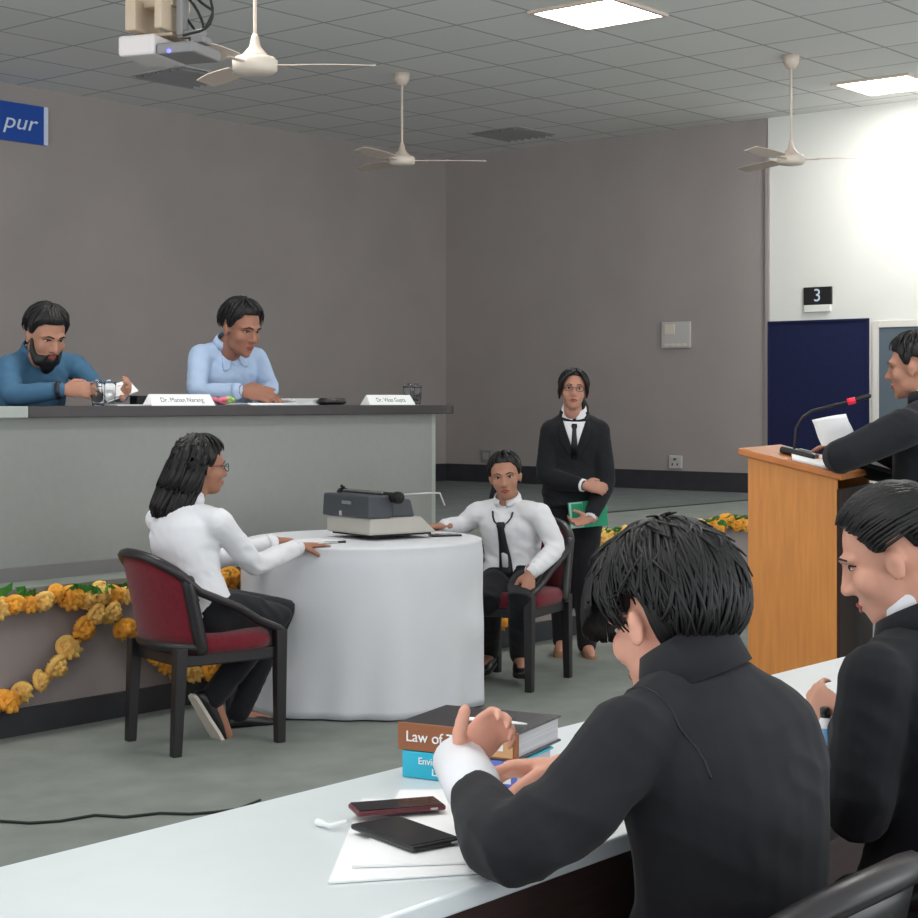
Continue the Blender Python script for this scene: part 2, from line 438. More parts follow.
# number board
p = on_right(819, 296)
t = thing('number_board', 'small black board with a white 3 on the white wall', 'sign', p, TH)
MB().box((-.015, 0, 0), (.03, .26, .15)).build('board', M_BLACKPL, t, False, .004)
MB().box((-.02, 0, -.105), (.035, .24, .06)).build('chalk_ledge', M_WHITE_WALL, t, False, .004)
text('numeral', '3', .15, M_SIGNW, t, basis((0,-1,0), (0,0,1), (-1,0,0), (-.0325, 0, 0)))
# navy board and slate board
def board(name, label, x0, x1, ytop, zb, m, fm, fr):
    a, b = on_right(x0, ytop), on_right(x1, ytop)
    c = (a+b)/2; wd = (a-b).length; zt = c.z; h = zt-zb
    t = thing(name, label, 'board', Vector((c.x, c.y, zb)), TH)
    MB().box((-.012, 0, h/2), (.02, wd-2*fr, h-2*fr)).build('panel', m, t, False)
    for s in (-1, 1):
        MB().box((-.018, s*(wd/2-fr/2), h/2), (.034, fr, h)).build('frame', fm, t, False, .003)
    MB().box((-.018, 0, h-fr/2), (.032, wd-2*fr-.002, fr)).build('frame', fm, t, False, .003)
    MB().box((-.018, 0, fr/2), (.032, wd-2*fr-.002, fr)).build('frame', fm, t, False, .003)
board('notice_board', 'dark navy felt notice board on the white wall behind the lectern', 769.5, 870, 320, .95, M_NAVY, M_NAVY, .02)
board('chalk_board', 'slate grey board with pale frame behind the speaker, right of the navy board', 874, 1010, 319, .95, M_SLATE, M_FRAME, .055)

# ------------------------------------------------------------------ judges' table on the stage
TT = 1.392
tb = thing('judges_table', 'long grey panelled table with dark top edge on the stage', 'table', S(0, 0, SZ), TH)
h = TT-SZ
bF = 6.20; bP = 6.30; bK = 6.88
a0, a1 = 4.31, 7.24
mt = MB()
n = 10; outl = [(a0+.12, bF), (a1-.02, bF)]
for i in range(1, n+1):
    q = math.pi/2*i/n; outl.append((a1-.02+.24*math.sin(q), bF+.22*(1-math.cos(q))))
outl += [(a1+.22, bK), (a0+.12, bK)]
for z in (h-.052, h): pass
mt.loft([[Vector((x, y, h-.05)) for x, y in outl], [Vector((x, y, h)) for x, y in outl]])
mt.build('table_top', M_TOPDARK, tb, False, .004)
MB().box((a0+.01, (bF+bK)/2, h-.025), (.21, bK-bF, .05)).build('end_strip', M_LAM_PALE, tb, False, .003)
MB().box(((a0+a1)/2, bP, (h-.05)/2+.02), (a1-a0-.04, .03, h-.09)).build('front_panel', M_LAMINATE, tb, False)
MB().box(((a0+a1)/2, bP-.02, .03), (a1-a0, .05, .06)).build('plinth', M_GREYPL, tb, False)
for a in (a0, a1):
    MB().box((a, (bP+bK)/2-.02, (h-.05)/2), (.035, bK-bP-.02, h-.052)).build('side_panel', M_LAM_PALE, tb, False)

def on_jt(px, b, z=TT+.001):       # point on the judges' table at depth b
    dx = (px-459)/F; d = b/(V.x*dx+V.y); return Vector((dx*d, d, z))
def tumbler(p, label):
    t = thing('water_glass', label, 'glass', p, 0, 'water glasses on the judges table')
    MB().lathe([(.026,0),(.031,.04),(.034,.10),(.0345,.105),(.0325,.105),(.031,.09),(.027,.012),(.002,.008)], seg=20).build('tumbler', M_GLASS, t)
    MB().lathe([(.037,.106),(.037,.111),(.012,.114),(.012,.122),(.002,.124)], seg=20).build('lid', M_GLASS, t)
tumbler(on_jt(98, 6.33), 'covered water glass before the man in teal, the left one of the pair')
tumbler(on_jt(109, 6.38), 'covered water glass before the man in teal, the right one of the pair')
tumbler(on_jt(409, 6.42), 'covered water glass at the right end of the judges table, left one of the pair')
tumbler(on_jt(416, 6.46), 'covered water glass at the right end of the judges table, right one of the pair')
def name_plate(pxa, pxb, b, words, label):
    A, B = on_jt(pxa, b), on_jt(pxb, b); L = (A-B).length
    t = thing('name_plate', label, 'name plate', (A+B)/2, TH, 'white name plates on the judges table')
    hh = .055
    MB().loft([[Vector((-L/2, -.035, 0)), Vector((-L/2, .035, 0)), Vector((-L/2+.012, .003, hh)), Vector((-L/2+.012, -.003, hh))],
               [Vector((L/2, -.035, 0)), Vector((L/2, .035, 0)), Vector((L/2-.012, .003, hh)), Vector((L/2-.012, -.003, hh))]]).build('plate', M_PAPER, t, False)
    sl = Vector((0, .032, hh)).normalized()
    text('lettering', words, .036, M_BLACKPL, t, basis((1,0,0), sl, Vector((1,0,0)).cross(sl), (.0, -.0185, hh*.48)))
name_plate(147, 211, 6.27, 'Dr. Manan Narang', 'white tent name plate between the two seated men')
name_plate(365, 411, 6.27, 'Dr. Vikas Gupta', 'white tent name plate at the empty right end of the judges table')
# papers, petals, case
def sheets(name, p, sx, sy, hgt, rz, label, cat, group=None, n=3, m=None):
    b = MB()
    for k in range(n):
        b.box((R.uniform(-.01, .01), R.uniform(-.01, .01), hgt*(k+.5)/n), (sx, sy, hgt/n*.98), Matrix.Rotation(R.uniform(-.06, .06), 3, 'Z'))
    o = b.build(name, m or M_PAPER, None, False, loc=p, rz=rz)
    return tag(o, label, cat, group)
sheets('paper_stack', on_jt(262, 6.36), .34, .20, .012, TH, 'white papers under the hand of the man in pale blue', 'papers')
sheets('document_file', on_jt(293, 6.48), .26, .20, .035, TH+.15, 'thick white bundle right of the man in pale blue', 'papers', n=6)
sheets('paper_sheet', on_jt(124, 6.34), .24, .18, .006, TH, 'loose white sheets beside the glasses of the man in teal', 'papers')
ec = on_jt(332, 6.36)
t = thing('spectacle_case', 'black oblong case lying on the judges table', 'case', ec, TH)
MB().tube([(-.075,0,.017),(.075,0,.017)], [(.034,.016),(.034,.016)], 16, up=(0,1,0)).build('case_base', M_BLACKPL, t)
MB().tube([(-.073,0,.026),(.073,0,.026)], [(.03,.013),(.03,.013)], 16, up=(0,1,0)).build('case_lid', M_BLACKPL, t)
t = thing('petal_posy', 'small pink and lime flower posy on the judges table', 'flowers', on_jt(223, 6.28), TH)
for k in range(9):
    m = MB(); m.ell((R.uniform(-.06,.06), R.uniform(-.02,.02), .02+R.uniform(-.006,.014)), (.026,.02,.014), Matrix.Rotation(R.uniform(0,3),3,'Z'), 10, 6)
    m.build('petal', M_PINK if m.v[0].x < 0 else M_LIME, t)
bx = on_jt(143, 6.45)
t = thing('pen_box', 'small black box half hidden behind the left name plate', 'box', bx, TH)
MB().box((0,0,.02), (.12,.06,.04)).build('box_body', M_BLACKPL, t, False, .005)
MB().box((0,0,.044), (.122,.062,.008)).build('box_lid', M_BLACKPL, t, False, .003)

# ------------------------------------------------------------------ garlands
def flower_mesh(seed):
    rr = random.Random(seed); b = MB()
    for ly, (r0, z, k) in enumerate([(.040, 0, 9), (.030, .014, 7), (.019, .024, 6)]):
        nn = 36; rings = []
        for r, zz in ((.3, -.006), (.8, -.008), (1.0, .0), (.82, .008), (.3, .010)):
            rings.append([Vector((r0*r*(1+.16*math.cos(k*2*math.pi*j/nn+ly))*math.cos(2*math.pi*j/nn), r0*r*(1+.16*math.cos(k*2*math.pi*j/nn+ly))*math.sin(2*math.pi*j/nn), z+zz*1.4+.005*math.cos(k*4*math.pi*j/nn))) for j in range(nn)])
        b.loft(rings)
    # a curled outer petal ring giving the crescent look
    b.ring((0, 0, .004), .034, .011, None, 14, 7, (rr.uniform(0, 1), rr.uniform(3.0, 3.8)))
    return b.mesh('marigold')
FM = []
for k in range(4):
    me = flower_mesh(k); me.materials.append(M_MARI if k % 2 else M_MARI2); me.polygons.foreach_set('use_smooth', [True]*len(me.polygons)); FM.append(me)
def put_flower(parent, x, y, z, s):
    o = bpy.data.objects.new('marigold', R.choice(FM)); COL.objects.link(o); o.parent = parent
    o.location = (x, y, z); o.rotation_euler = (math.pi/2+R.uniform(-.75, .6), R.uniform(-.6, .6), R.uniform(-.6, .6)); o.scale = (s, s, s)
def leaf_cluster(b, x, y, z, n, rr):
    for k in range(n):
        a = rr.uniform(-1, 1); L = rr.uniform(.05, .09); wd = L*.24
        d = Vector((math.sin(a*1.4), rr.uniform(-.6, -.1), rr.uniform(-.35, .6))).normalized(); sdv = d.cross(Vector((0, 1, .3))).normalized()
        o = Vector((x+rr.uniform(-.04, .04), y, z)); m1 = o+d*L*.5+Vector((0, -.008, .008)); e = o+d*L
        nrm = d.cross(sdv)*.0012
        top = [o, m1+sdv*wd, e, m1-sdv*wd]
        b.loft([[q+nrm for q in top], [q-nrm for q in top]])
gt = thing('flower_garland', 'long orange marigold garland with green leaves along the stage edge', 'garland', S(0, BF-.045, 0), TH)
lb = MB(); rr = random.Random(3)
a = 3.95; cnt = 0
while a < 11.3 and cnt < 98:
    z = .565+.012*math.sin(a*9)
    if not (6.15 < a < 6.5):
        put_flower(gt, a, R.uniform(-.015, .01), z+R.uniform(-.02, .025), R.uniform(1.0, 1.4)); cnt += 1
    if rr.random() < .75: leaf_cluster(lb, a, -.0, SZ-.03, 5, rr)
    a += .076
lb.build('leaf', M_LEAF, gt, False)['kind'] = 'stuff'
MB().tube([(3.9, .02, .575), (7.5, .02, .57), (11.3, .02, .575)], .004, 6).build('thread', M_STRING, gt)
sw = ['hanging marigold swag at the far left of the stage front', 'hanging marigold swag behind the left red chair', 'hanging marigold swag behind the white clothed table', 'hanging marigold swag below the seated woman with the tie', 'hanging marigold swag behind the legs of the standing woman']
for k, low in enumerate([4.10, 5.20, 6.30, 7.40, 8.50]):
    t = thing('hanging_garland', sw[k], 'garland', S(low, BF-.045, 0), TH, 'marigold swags on the stage front')
    pts = []
    for i in range(41):
        x = -.53+1.06*i/40; pts.append(Vector((x, .0, .15+.36*abs(x/.53)**1.7)))
    MB().tube([p+Vector((0, .022, 0)) for p in pts], .003, 5).build('thread', M_STRING, t)
    acc = .03
    for i in range(40):
        acc += (pts[i+1]-pts[i]).length
        if acc > .078:
            acc = 0; put_flower(t, pts[i].x, R.uniform(-.012, .005), pts[i].z, R.uniform(1.1, 1.45))

# ------------------------------------------------------------------ chairs
def make_chair(label, loc, rz, name='armchair'):
    t = thing(name, label, 'chair', loc, rz, 'maroon chairs with black frames')
    L2, W2 = .235, .20
    def leg(x, y, top, ox, oy):
        MB().loft([[Vector((x+ox+sx*.018, y+oy+sy*.020, 0)) for sx, sy in ((-1,-1),(1,-1),(1,1),(-1,1))],
                   [Vector((x+sx*.023, y+sy*.026, top)) for sx, sy in ((-1,-1),(1,-1),(1,1),(-1,1))]]).build('leg', M_CHAIRWOOD, t, False, .004)
    leg(-W2, L2, .47, 0, .0); leg(W2, L2, .47, 0, .0); leg(-W2, -L2+.01, .43, 0, -.02); leg(W2, -L2+.01, .43, 0, -.02)
    fr = MB(); fr.box((0, 0, .375), (.40, .44, .05)); fr.build('seat_frame', M_CHAIRWOOD, t, False, .006)
    rings = []
    for z, s in ((.395, .90), (.402, .99), (.43, 1.03), (.455, 1.0), (.470, .90), (.476, .6)):
        ring = []
        for j in range(28):
            a = 2*math.pi*j/28; cx, cy = math.cos(a), math.sin(a)
            ring.append(Vector((.225*s*math.copysign(abs(cx)**.5, cx), .225*s*math.copysign(abs(cy)**.5, cy), z)))
        rings.append(ring)
    MB().loft(rings).build('seat', M_REDFAB, t)
    # curved back shell
    def bp(q, z, r):
        ph = math.radians(q); lean = (z-.42)*.22
        return Vector((r*.235*math.sin(ph), -.10-r*.155*math.cos(ph)-lean, z))
    def ztop(q): return .80-.115*(abs(q)/78)**2.2
    inner, pan = [], MB()
    qs = [-74+148*i/22 for i in range(23)]
    rings = []
    for q in qs:
        zt = ztop(q)-.012; z0 = .44
        col_o = [bp(q, z0+(zt-z0)*i/8, 1.05) for i in range(9)]; col_i = [bp(q, z0+(zt-z0)*i/8, .90) for i in range(8, -1, -1)]
        rings.append(col_o+col_i)
    pan.loft(rings); pan.build('backrest', M_REDFAB, t)
    fb = MB()
    fb.tube([bp(q, ztop(q), 1.0) for q in qs], [(.021, .026)]*23, 8, up=(0,0,1))
    fb.tube([bp(q, .43, 1.0) for q in qs], [(.022, .022)]*23, 8, up=(0,0,1))
    for q in (-74, 74):
        fb.tube([bp(q, .42+(ztop(q)-.42)*i/6, 1.0) for i in range(7)], [(.030, .024)]*7, 8, up=(0,1,0))
    fb.build('back_frame', M_CHAIRWOOD, t)
    for s in (-1, 1):
        p0 = bp(74*s, ztop(74), 1.0)
        MB().tube([p0, p0+Vector((s*.002, .05, -.045)), Vector((s*.22, .03, .575)), Vector((s*.212, .13, .515)), Vector((s*W2, L2, .47))], [(.018, .024)]*5, 8, up=(0,0,1)).build('armrest', M_CHAIRWOOD, t)
    return t
def rz_of(f): return math.atan2(-f[0], f[1])
chA = make_chair('maroon armchair seen from behind under the woman with long black hair', (-1.053, 6.99, 0), rz_of((.796, .606)))
chB = copy_tree(chA, label='maroon armchair under the seated woman wearing a loose black tie', loc=(.269, 8.465, 0), rz=rz_of((-.447, -.894)))

# ------------------------------------------------------------------ round table with cloth
TC = Vector((-.455, 7.97, 0)); TR = .56; TZ = .765
t = thing('round_table', 'round table hidden under the white cloth in front of the stage', 'table', TC)
MB().lathe([(.52,TZ-.035),(.535,TZ-.03),(.535,TZ-.008),(.52,TZ-.006)], seg=40).build('table_top', M_APRON, t)
MB().lathe([(.26,0),(.26,.02),(.06,.05),(.05,.68),(.15,TZ-.036)], seg=24).build('pedestal', M_APRON, t)
rings = []; nn = 120; HS = random.Random(5); ph = [HS.uniform(0, 6.28) for _ in range(6)]
def cloth_r(a, z):
    k = 1-(z/TZ); dr = k*.015*math.sin(7*a+ph[0])+k*.008*math.sin(13*a+ph[1])+k*k*.006*math.sin(19*a+ph[2]+3*k)
    # knee pushing the cloth out at the left, gathered pull at the right
    da = math.atan2(math.sin(a-math.radians(222)), math.cos(a-math.radians(222)))
    dr += .05*k*math.exp(-(da/.28)**2)
    da = math.atan2(math.sin(a-math.radians(336)), math.cos(a-math.radians(336)))
    dr += .022*math.exp(-(da/.16)**2)*math.exp(-((z-.36-.25*abs(da))/.10)**2)-.012*math.exp(-(da/.2)**2)*math.exp(-((z-.52)/.12)**2)
    return TR+dr+.012*min(1, k*12)
zs = [.008+ (TZ-.012-.008)*i/22 for i in range(23)]
for z in zs: rings.append([Vector((cloth_r(2*math.pi*j/nn, z)*math.cos(2*math.pi*j/nn), cloth_r(2*math.pi*j/nn, z)*math.sin(2*math.pi*j/nn), z)) for j in range(nn)])
for r, z in ((TR+.004, TZ-.004), (TR-.006, TZ), (.40, TZ), (.2, TZ), (.02, TZ)): rings.append([Vector((r*math.cos(2*math.pi*j/nn), r*math.sin(2*math.pi*j/nn), z+.0)) for j in range(nn)])
inner = [[p*1.0 for p in r] for r in rings]
cm = MB(); cm.loft(rings, caps=False); cm.f.append(tuple(range(len(cm.v)-nn, len(cm.v))))
o = cm.build('tablecloth', M_CLOTH, None, True, loc=TC)
so = o.modifiers.new('thick', 'SOLIDIFY'); so.thickness = .004; so.offset = -1
tag(o, 'white cloth draped to the floor over the round table', 'tablecloth')

# typewriter
bc = Gz(370, 541, TZ+.003)
ex = Vector((.80, .60, 0)).normalized(); ey = Vector((-.60, .80, 0)).normalized()     # ex along the right face, ey along the left face
tw = thing('typewriter', 'grey and beige manual typewriter on the white clothed table', 'typewriter', bc, math.atan2(ex.y, ex.x))
tw.scale = (1.04, 1.04, 1.2)
LX, LY = .37, .36
def prism(b, z0, z1, x0, x1, y0, y1, x0t=None, x1t=None, y0t=None, y1t=None):
    x0t = x0 if x0t is None else x0t; x1t = x1 if x1t is None else x1t; y0t = y0 if y0t is None else y0t; y1t = y1 if y1t is None else y1t
    b.loft([[Vector((x0,y0,z0)),Vector((x1,y0,z0)),Vector((x1,y1,z0)),Vector((x0,y1,z0))],[Vector((x0t,y0t,z1)),Vector((x1t,y0t,z1)),Vector((x1t,y1t,z1)),Vector((x0t,y1t,z1))]])
b = MB(); prism(b, .012, .022, .02, LX-.02, .02, LY-.02); b.build('rubber_foot_plate', M_RUBBER, tw, False)
b = MB(); prism(b, .020, .085, 0, LX, 0, LY, 0, LX-.09, 0, LY); b.build('base_shell', M_TW_BASE, tw, False, .008)
b = MB(); prism(b, .084, .172, -.012, .115, -.008, LY+.02, -.008, .12, .0, LY+.015); b.build('back_cover', M_TW_DARK, tw, False, .008)
b = MB(); prism(b, .082, .155, .118, .255, .01, LY-.01, .122, .235, .015, LY-.015); b.build('type_cover', M_TW_DARK, tw, False, .012)
b = MB(); b.box((-.014, .17, .142), (.004, .075, .013)); b.build('maker_badge', M_SILVER, tw, False)
b = MB(); b.box((-.0135, .22, .098), (.004, .018, .018)); b.build('latch', M_SWITCH, tw, False)
MB().tube([(.12,-.03,.165),(.12,LY+.03,.165)], .019, 14).build('platen', M_RUBBER, tw)
for y in (-.045, LY+.045): MB().tube([(.12,y-.012,.165),(.12,y+.012,.165)], .024, 16).build('platen_knob', M_RUBBER, tw)
MB().tube([(.08,.02,.182),(.08,LY-.02,.182)], .004, 8).build('paper_bail', M_SILVER, tw)
MB().tube([(.06,LY-.02,.178),(.05,LY-.07,.196),(.05,LY-.05,.2)], .006, 8).build('margin_lever', M_BLACKPL, tw)
MB().tube([(.14,.02,.172),(.28,-.04,.178),(.34,-.06,.178),(.36,-.07,.13)], [(.004,.007)]*4, 8).build('carriage_lever', M_SILVER, tw)
for rrow in range(4):
    for k in range(10):
        MB().lathe([(.011,0),(.012,.003),(.010,.009),(.004,.010)], (.262+rrow*.021, .05+k*.028+rrow*.006, .083-rrow*.013), 10).build('key', M_BLACKPL, tw)
# paper and small items on the round table
pp = Gz(300, 542, TZ+.003)
sheets('paper_sheet', Vector((-.70, 7.72, TZ+.0015)), .2, .28, .006, -.9, 'white sheets beside the hand of the woman with long hair', 'papers')
t = thing('pen', 'dark pen lying by the typewriter on the white cloth', 'pen', Gz(328, 542.5, TZ+.005), .5)
MB().tube([(-.05,0,0),(.05,0,0)], .005, 8).build('barrel', M_SILVER, t); MB().tube([(.052,0,0),(.085,0,0)], .0058, 8).build('cap', M_BLACKPL, t)
t = thing('mobile_phone', 'phone lying on the white cloth behind the typewriter', 'phone', Gz(445, 535.0, TZ+.006), .3)
MB().box((0,0,0), (.15,.075,.008)).build('phone_body', M_BLACKPL, t, False, .003); MB().box((0,0,.0045), (.14,.068,.001)).build('screen', M_PHONE, t, False)

# ------------------------------------------------------------------ foreground table
FT = thing('long_table', 'long white laminate table in the foreground with dark brown frame', 'table', S(0, 0, 0), TH)
fb0, fb1, fa0, fa1 = 1.475, 2.06, .55, 4.6
MB().box(((fa0+fa1)/2, (fb0+fb1)/2, .735), (fa1-fa0, fb1-fb0, .03)).build('table_top', M_WHITE_TABLE, FT, False, .004)
MB().box(((fa0+fa1)/2, fb0+.02, .66), (fa1-fa0-.06, .02, .12)).build('apron', M_APRON, FT, False)
MB().box(((fa0+fa1)/2, fb1-.05, .42), (fa1-fa0-.06, .02, .55)).build('modesty_panel', M_APRON, FT, False)
for x in (fa0+.06, (fa0+fa1)/2, fa1-.06):
    for y in (fb0+.05, fb1-.08):
        MB().box((x, y, .36), (.045, .045, .72)).build('leg', M_APRON, FT, False, .004)

def frame_at(px, py, z, dirpx=None, th=0.0): return Gz(px, py, z)
TZF = .751
# papers
def quad_sheet(name, corners, z, thick, label, cat, m=M_PAPER, wob=0.0):
    pts = [Gz(x, y, z) for x, y in corners]; c = sum(pts, Vector())/4
    b = MB(); b.loft([[p-c for p in pts], [p-c+Vector((0,0,thick)) for p in pts]])
    return tag(b.build(name, m, None, False, loc=c), label, cat)
quad_sheet('paper_sheet', [(328,884),(505,872),(540,806),(362,800)], TZF, .003, 'white sheet under the phones, lying nearest the table edge', 'papers')
quad_sheet('paper_sheet', [(352,868),(520,862),(585,790),(400,792)], TZF+.004, .004, 'white sheet partly under the sleeve of the short haired person', 'papers')
# phones
def phone(corners, z, m, label, name='mobile_phone'):
    pts = [Gz(x, y, z) for x, y in corners]; c = sum(pts, Vector())/4
    ex = ((pts[1]-pts[0])+(pts[2]-pts[3])); L = ex.length/2; ex.normalize()
    ey = ((pts[3]-pts[0])+(pts[2]-pts[1])); ey -= ex*ey.dot(ex); Wd = ey.length/2
    t = thing(name, label, 'phone', c, math.atan2(ex.y, ex.x))
    MB().box((0,0,.0045), (L, Wd, .009)).build('phone_body', m, t, False, .0035)
    MB().box((0,0,.0094), (L*.95, Wd*.92, .001)).build('screen', M_PHONE, t, False)
    MB().box((L*.36,-Wd/2,.0045), (.012,.002,.003)).build('port', M_SILVER, t, False)
    return t
phone([(398,856),(450,846),(408,819),(364,827)], TZF+.010, M_BLACKPL, 'black phone lying face up on papers, the nearer of two phones')
phone([(343,819),(436,811),(445,801),(362,807)], TZF+.014, M_PHONE_R, 'phone in dark red case behind the black phone')
t = thing('white_cable', 'short white cord end beside the dark red phone', 'cord', Gz(322,824,TZF+.004))
pts = [Gz(318,822,TZF+.006), Gz(330,826,TZF+.006), Gz(345,822,TZF+.011)]
MB().tube([p-t.location for p in pts], .004, 8).build('cord', M_PAPER, t); MB().tube([pts[0]-t.location, (pts[0]*.7+pts[1]*.3)-t.location], .006, 8).build('plug', M_PAPER, t)

# books
def book(c, rz, L, Wd, h, cover, spine, label, extra):
    t = thing('book', label, 'book', c, rz, 'thick books stacked on the white table')
    # local: x along the spine, y away from the spine, spine at y=0
    MB().box((0, Wd/2, .003), (L, Wd, .004)).build('back_cover', cover, t, False, .001)
    b = MB(); n = 7
    lo = [Vector((-L/2+.004, .004, .005)), Vector((L/2-.004, .004, .005)), Vector((L/2-.004, Wd-.006, .005)), Vector((-L/2+.004, Wd-.006, .005))]
    hi = [Vector((p.x, p.y, h-.003)) for p in lo]
    b.loft([lo, hi]); b.build('page_block', M_BOOKPG, t, False)
    MB().box((0, Wd/2, h), (L, Wd, .004)).build('front_cover', cover, t, False, .001)
    sp = MB().box((0, -.001, h/2+.001), (L, .005, h+.002)).build('spine', spine, t, False, .001)
    extra(t, sp); return t
def px_dir(p0, p1): d = p1-p0; d.z = 0; return d.normalized()
bA = Gz(402, 776, TZF); bB = Gz(508, 796, TZF)
bx = (Vector((.876, -.46, 0))).normalized(); brz = math.atan2(bx.y, bx.x)
by = Vector((-bx.y, bx.x, 0))
c0 = bA+bx*.115
def ex1(t, sp):
    text('spine_title', 'Environmental', .017, M_PAPER, sp, basis((1,0,0),(0,0,1),(0,-1,0),(-.03,-.0045,.031)))
    text('spine_title', 'Law India', .017, M_PAPER, sp, basis((1,0,0),(0,0,1),(0,-1,0),(-.02,-.0045,.013)))
    MB().box((.085,-.003,.024),(.055,.003,.046)).build('spine_band', M_BOOKVIO, sp, False)
    MB().box((.085,-.005,.016),(.035,.001,.014)).build('spine_label', M_PAPER, sp, False)
book(c0, brz, .225, .15, .045, M_BOOKTQ, M_BOOKTQ, 'turquoise book with white lettering, lower of the two stacked books', ex1)
def ex2(t, sp):
    text('spine_title', 'Law of Torts', .027, M_PAPER, sp, basis((1,0,0),(0,0,1),(0,-1,0),(-.03,-.0045,.024)))
    MB().box((.083,-.004,.023),(.05,.003,.038)).build('spine_label', M_TAN, sp, False)
    MB().box((.083,-.006,.022),(.014,.001,.014)).build('spine_mark', M_PAPER, sp, False)
    b = MB(); L = 20
    top = []
    for i in range(L):
        a = 2*math.pi*i/L; top.append(Vector((.03+.062*math.cos(a)*(1 if math.cos(a)<0 else 1.1), .078+.016*math.sin(a)*(1-.5*max(0, math.cos(a))), .0495)))
    b.loft([[p-Vector((0,0,.002)) for p in top], top]); b.build('cover_emblem', M_PAPER, t, False)
book(c0-bx*.004+by*.002+Vector((0,0,.0485)), brz+.02, .235, .185, .046, M_BOOKBLK, M_BOOKBR, 'thick book with black cover and brown lettered spine on top', ex2)

# small bottle by the second person
bt = Gz(825, 757, TZF)
bt2 = thing('small_bottle', 'small white bottle with sky blue label between the two dark suits', 'bottle', bt)
MB().lathe([(.010,0),(.015,.003),(.0165,.01),(.0165,.06),(.01,.07),(.008,.076)], seg=18).build('bottle_body', M_PAPER, bt2)
MB().lathe([(.0172,.018),(.0172,.056)], seg=18, caps=False).build('bottle_label', M_BLUELBL, bt2)
MB().lathe([(.0095,.075),(.0095,.092),(.006,.094)], seg=14).build('bottle_cap', M_BLACKPL, bt2)

# ------------------------------------------------------------------ lectern
fd = Vector((-.90, .44, 0)).normalized(); ld = Vector((.44, .90, 0)).normalized()
lc = Vector(((836.5-459)/F*6.2, 6.2, 0))
lt = thing('lectern', 'orange oak lectern with sloping top at the right', 'lectern', lc, math.atan2(ld.y, ld.x)-math.pi/2+math.pi)
lt.rotation_euler = (0, 0, math.atan2(fd.y, fd.x))
# local x = forward (towards the judges); local -y = to the far side of the viewer
ly = Vector((-fd.y, fd.x, 0)); sgn = 1 if ly.dot(ld) > 0 else -1
LD, LW = .335, .56
zb, zf = 1.128, 1.205
def sidep(y):
    b = MB(); o = [(0,zb),(LD,zf),(LD,0),(0,0)]
    b.loft([[Vector((x, sgn*(y), z)) for x, z in o], [Vector((x, sgn*(y+.02), z)) for x, z in o]]); return b
sidep(0).build('side_panel', M_OAK, lt, False); sidep(LW-.02).build('side_panel', M_OAK, lt, False)
MB().box((LD-.01, sgn*LW/2, zf/2), (.02, LW-.041, zf-.004)).build('front_panel', M_OAK, lt, False)
MB().box((.18, sgn*LW/2, .72), (.32, LW-.042, .02)).build('shelf', M_DARKIN, lt, False)
MB().box((-.006, sgn*(LW/2+.004), .545), (.012, LW-.008, 1.09)).build('back_panel', M_DARKIN, lt, False)
b = MB(); sl = (zf-zb)/LD
o = [(-.02, zb-.02*sl), (LD+.035, zf+.035*sl), (LD+.035, zf+.035*sl+.026), (-.02, zb-.02*sl+.026)]
b.loft([[Vector((x, sgn*(-.015), z)) for x, z in o], [Vector((x, sgn*(LW+.015), z)) for x, z in o]]); b.build('lectern_top', M_OAK2, lt, False, .004)
LTOP = lambda x, y: lt.matrix_basis @ Vector((x, sgn*y, zb+sl*x+.027))
bpy.context.view_layer.update()
nrm = (LTOP(.1, 0)-LTOP(0, 0)).cross(LTOP(0, .1)-LTOP(0, 0)).normalized()
if nrm.z < 0: nrm = -nrm
def lect_obj(name, label, cat, x, y, ang=0.0):
    p = LTOP(x, y); X = (LTOP(x+.1, y)-p).normalized(); Y = nrm.cross(X)
    t = thing(name, label, cat, p); t.rotation_euler = (basis(X, Y, nrm).to_3x3() @ Matrix.Rotation(ang, 3, 'Z')).to_euler(); return t
t = lect_obj('microphone', 'black gooseneck microphone with red ring on the lectern', 'microphone', .20, .22)
MB().box((0,0,.014),(.14,.075,.026)).build('mic_base', M_BLACKPL, t, False, .008)
MB().box((-.02,-.01,.029),(.05,.03,.006)).build('mic_switch', M_GREYPL, t, False, .002)
# gooseneck in world direction
bpy.context.view_layer.update()
mi = t.matrix_basis.inverted()
g0 = LTOP(.215, .22)+Vector((0,0,.03))
dmic = g0.y
gp = [g0, W(796, 428, dmic), W(803, 417, dmic), W(812, 411, dmic-.02), W(835, 405, dmic-.05), W(850, 401.5, dmic-.07)]
MB().tube([mi @ p for p in gp], .0058, 8).build('gooseneck', M_BLACKPL, t)
MB().tube([mi @ W(847.5, 402, dmic-.068), mi @ W(855.5, 400, dmic-.075)], .0125, 14, round_caps=False).build('mic_ring', M_MICRED, t)
MB().tube([mi @ W(856, 400, dmic-.075), mi @ W(869, 396, dmic-.09)], .0095, 12).build('mic_head', M_BLACKPL, t)
t = lect_obj('paper_sheet', 'white papers lying flat on the lectern top', 'papers', .10, .14, .2)
MB().box((0,0,.003),(.19,.24,.005)).box((.01,.0,.007),(.19,.24,.003), Matrix.Rotation(.08,3,'Z')).build('sheet', M_PAPER, t, False)
hp = W(833, 431, 6.36)
t = thing('held_paper', 'white paper held up by the speaker at the lectern', 'papers', hp)
q = [W(812,420,6.36), W(846,414,6.30), W(857,440,6.30), W(822,447,6.38)]
pb = MB(); n = 8; rings = []
for i in range(n+1):
    a = q[0].lerp(q[3], i/n); c = q[1].lerp(q[2], i/n); row = []
    for j in range(n+1): row.append(a.lerp(c, j/n)+Vector((0, -.012*math.sin(math.pi*j/n), .003*math.sin(3*j/n+i)))-hp)
    back = [p+Vector((0, .002, 0)) for p in reversed(row)]
    rings.append(row+back)
pb.loft(rings); pb.build('sheet', M_PAPER, t)

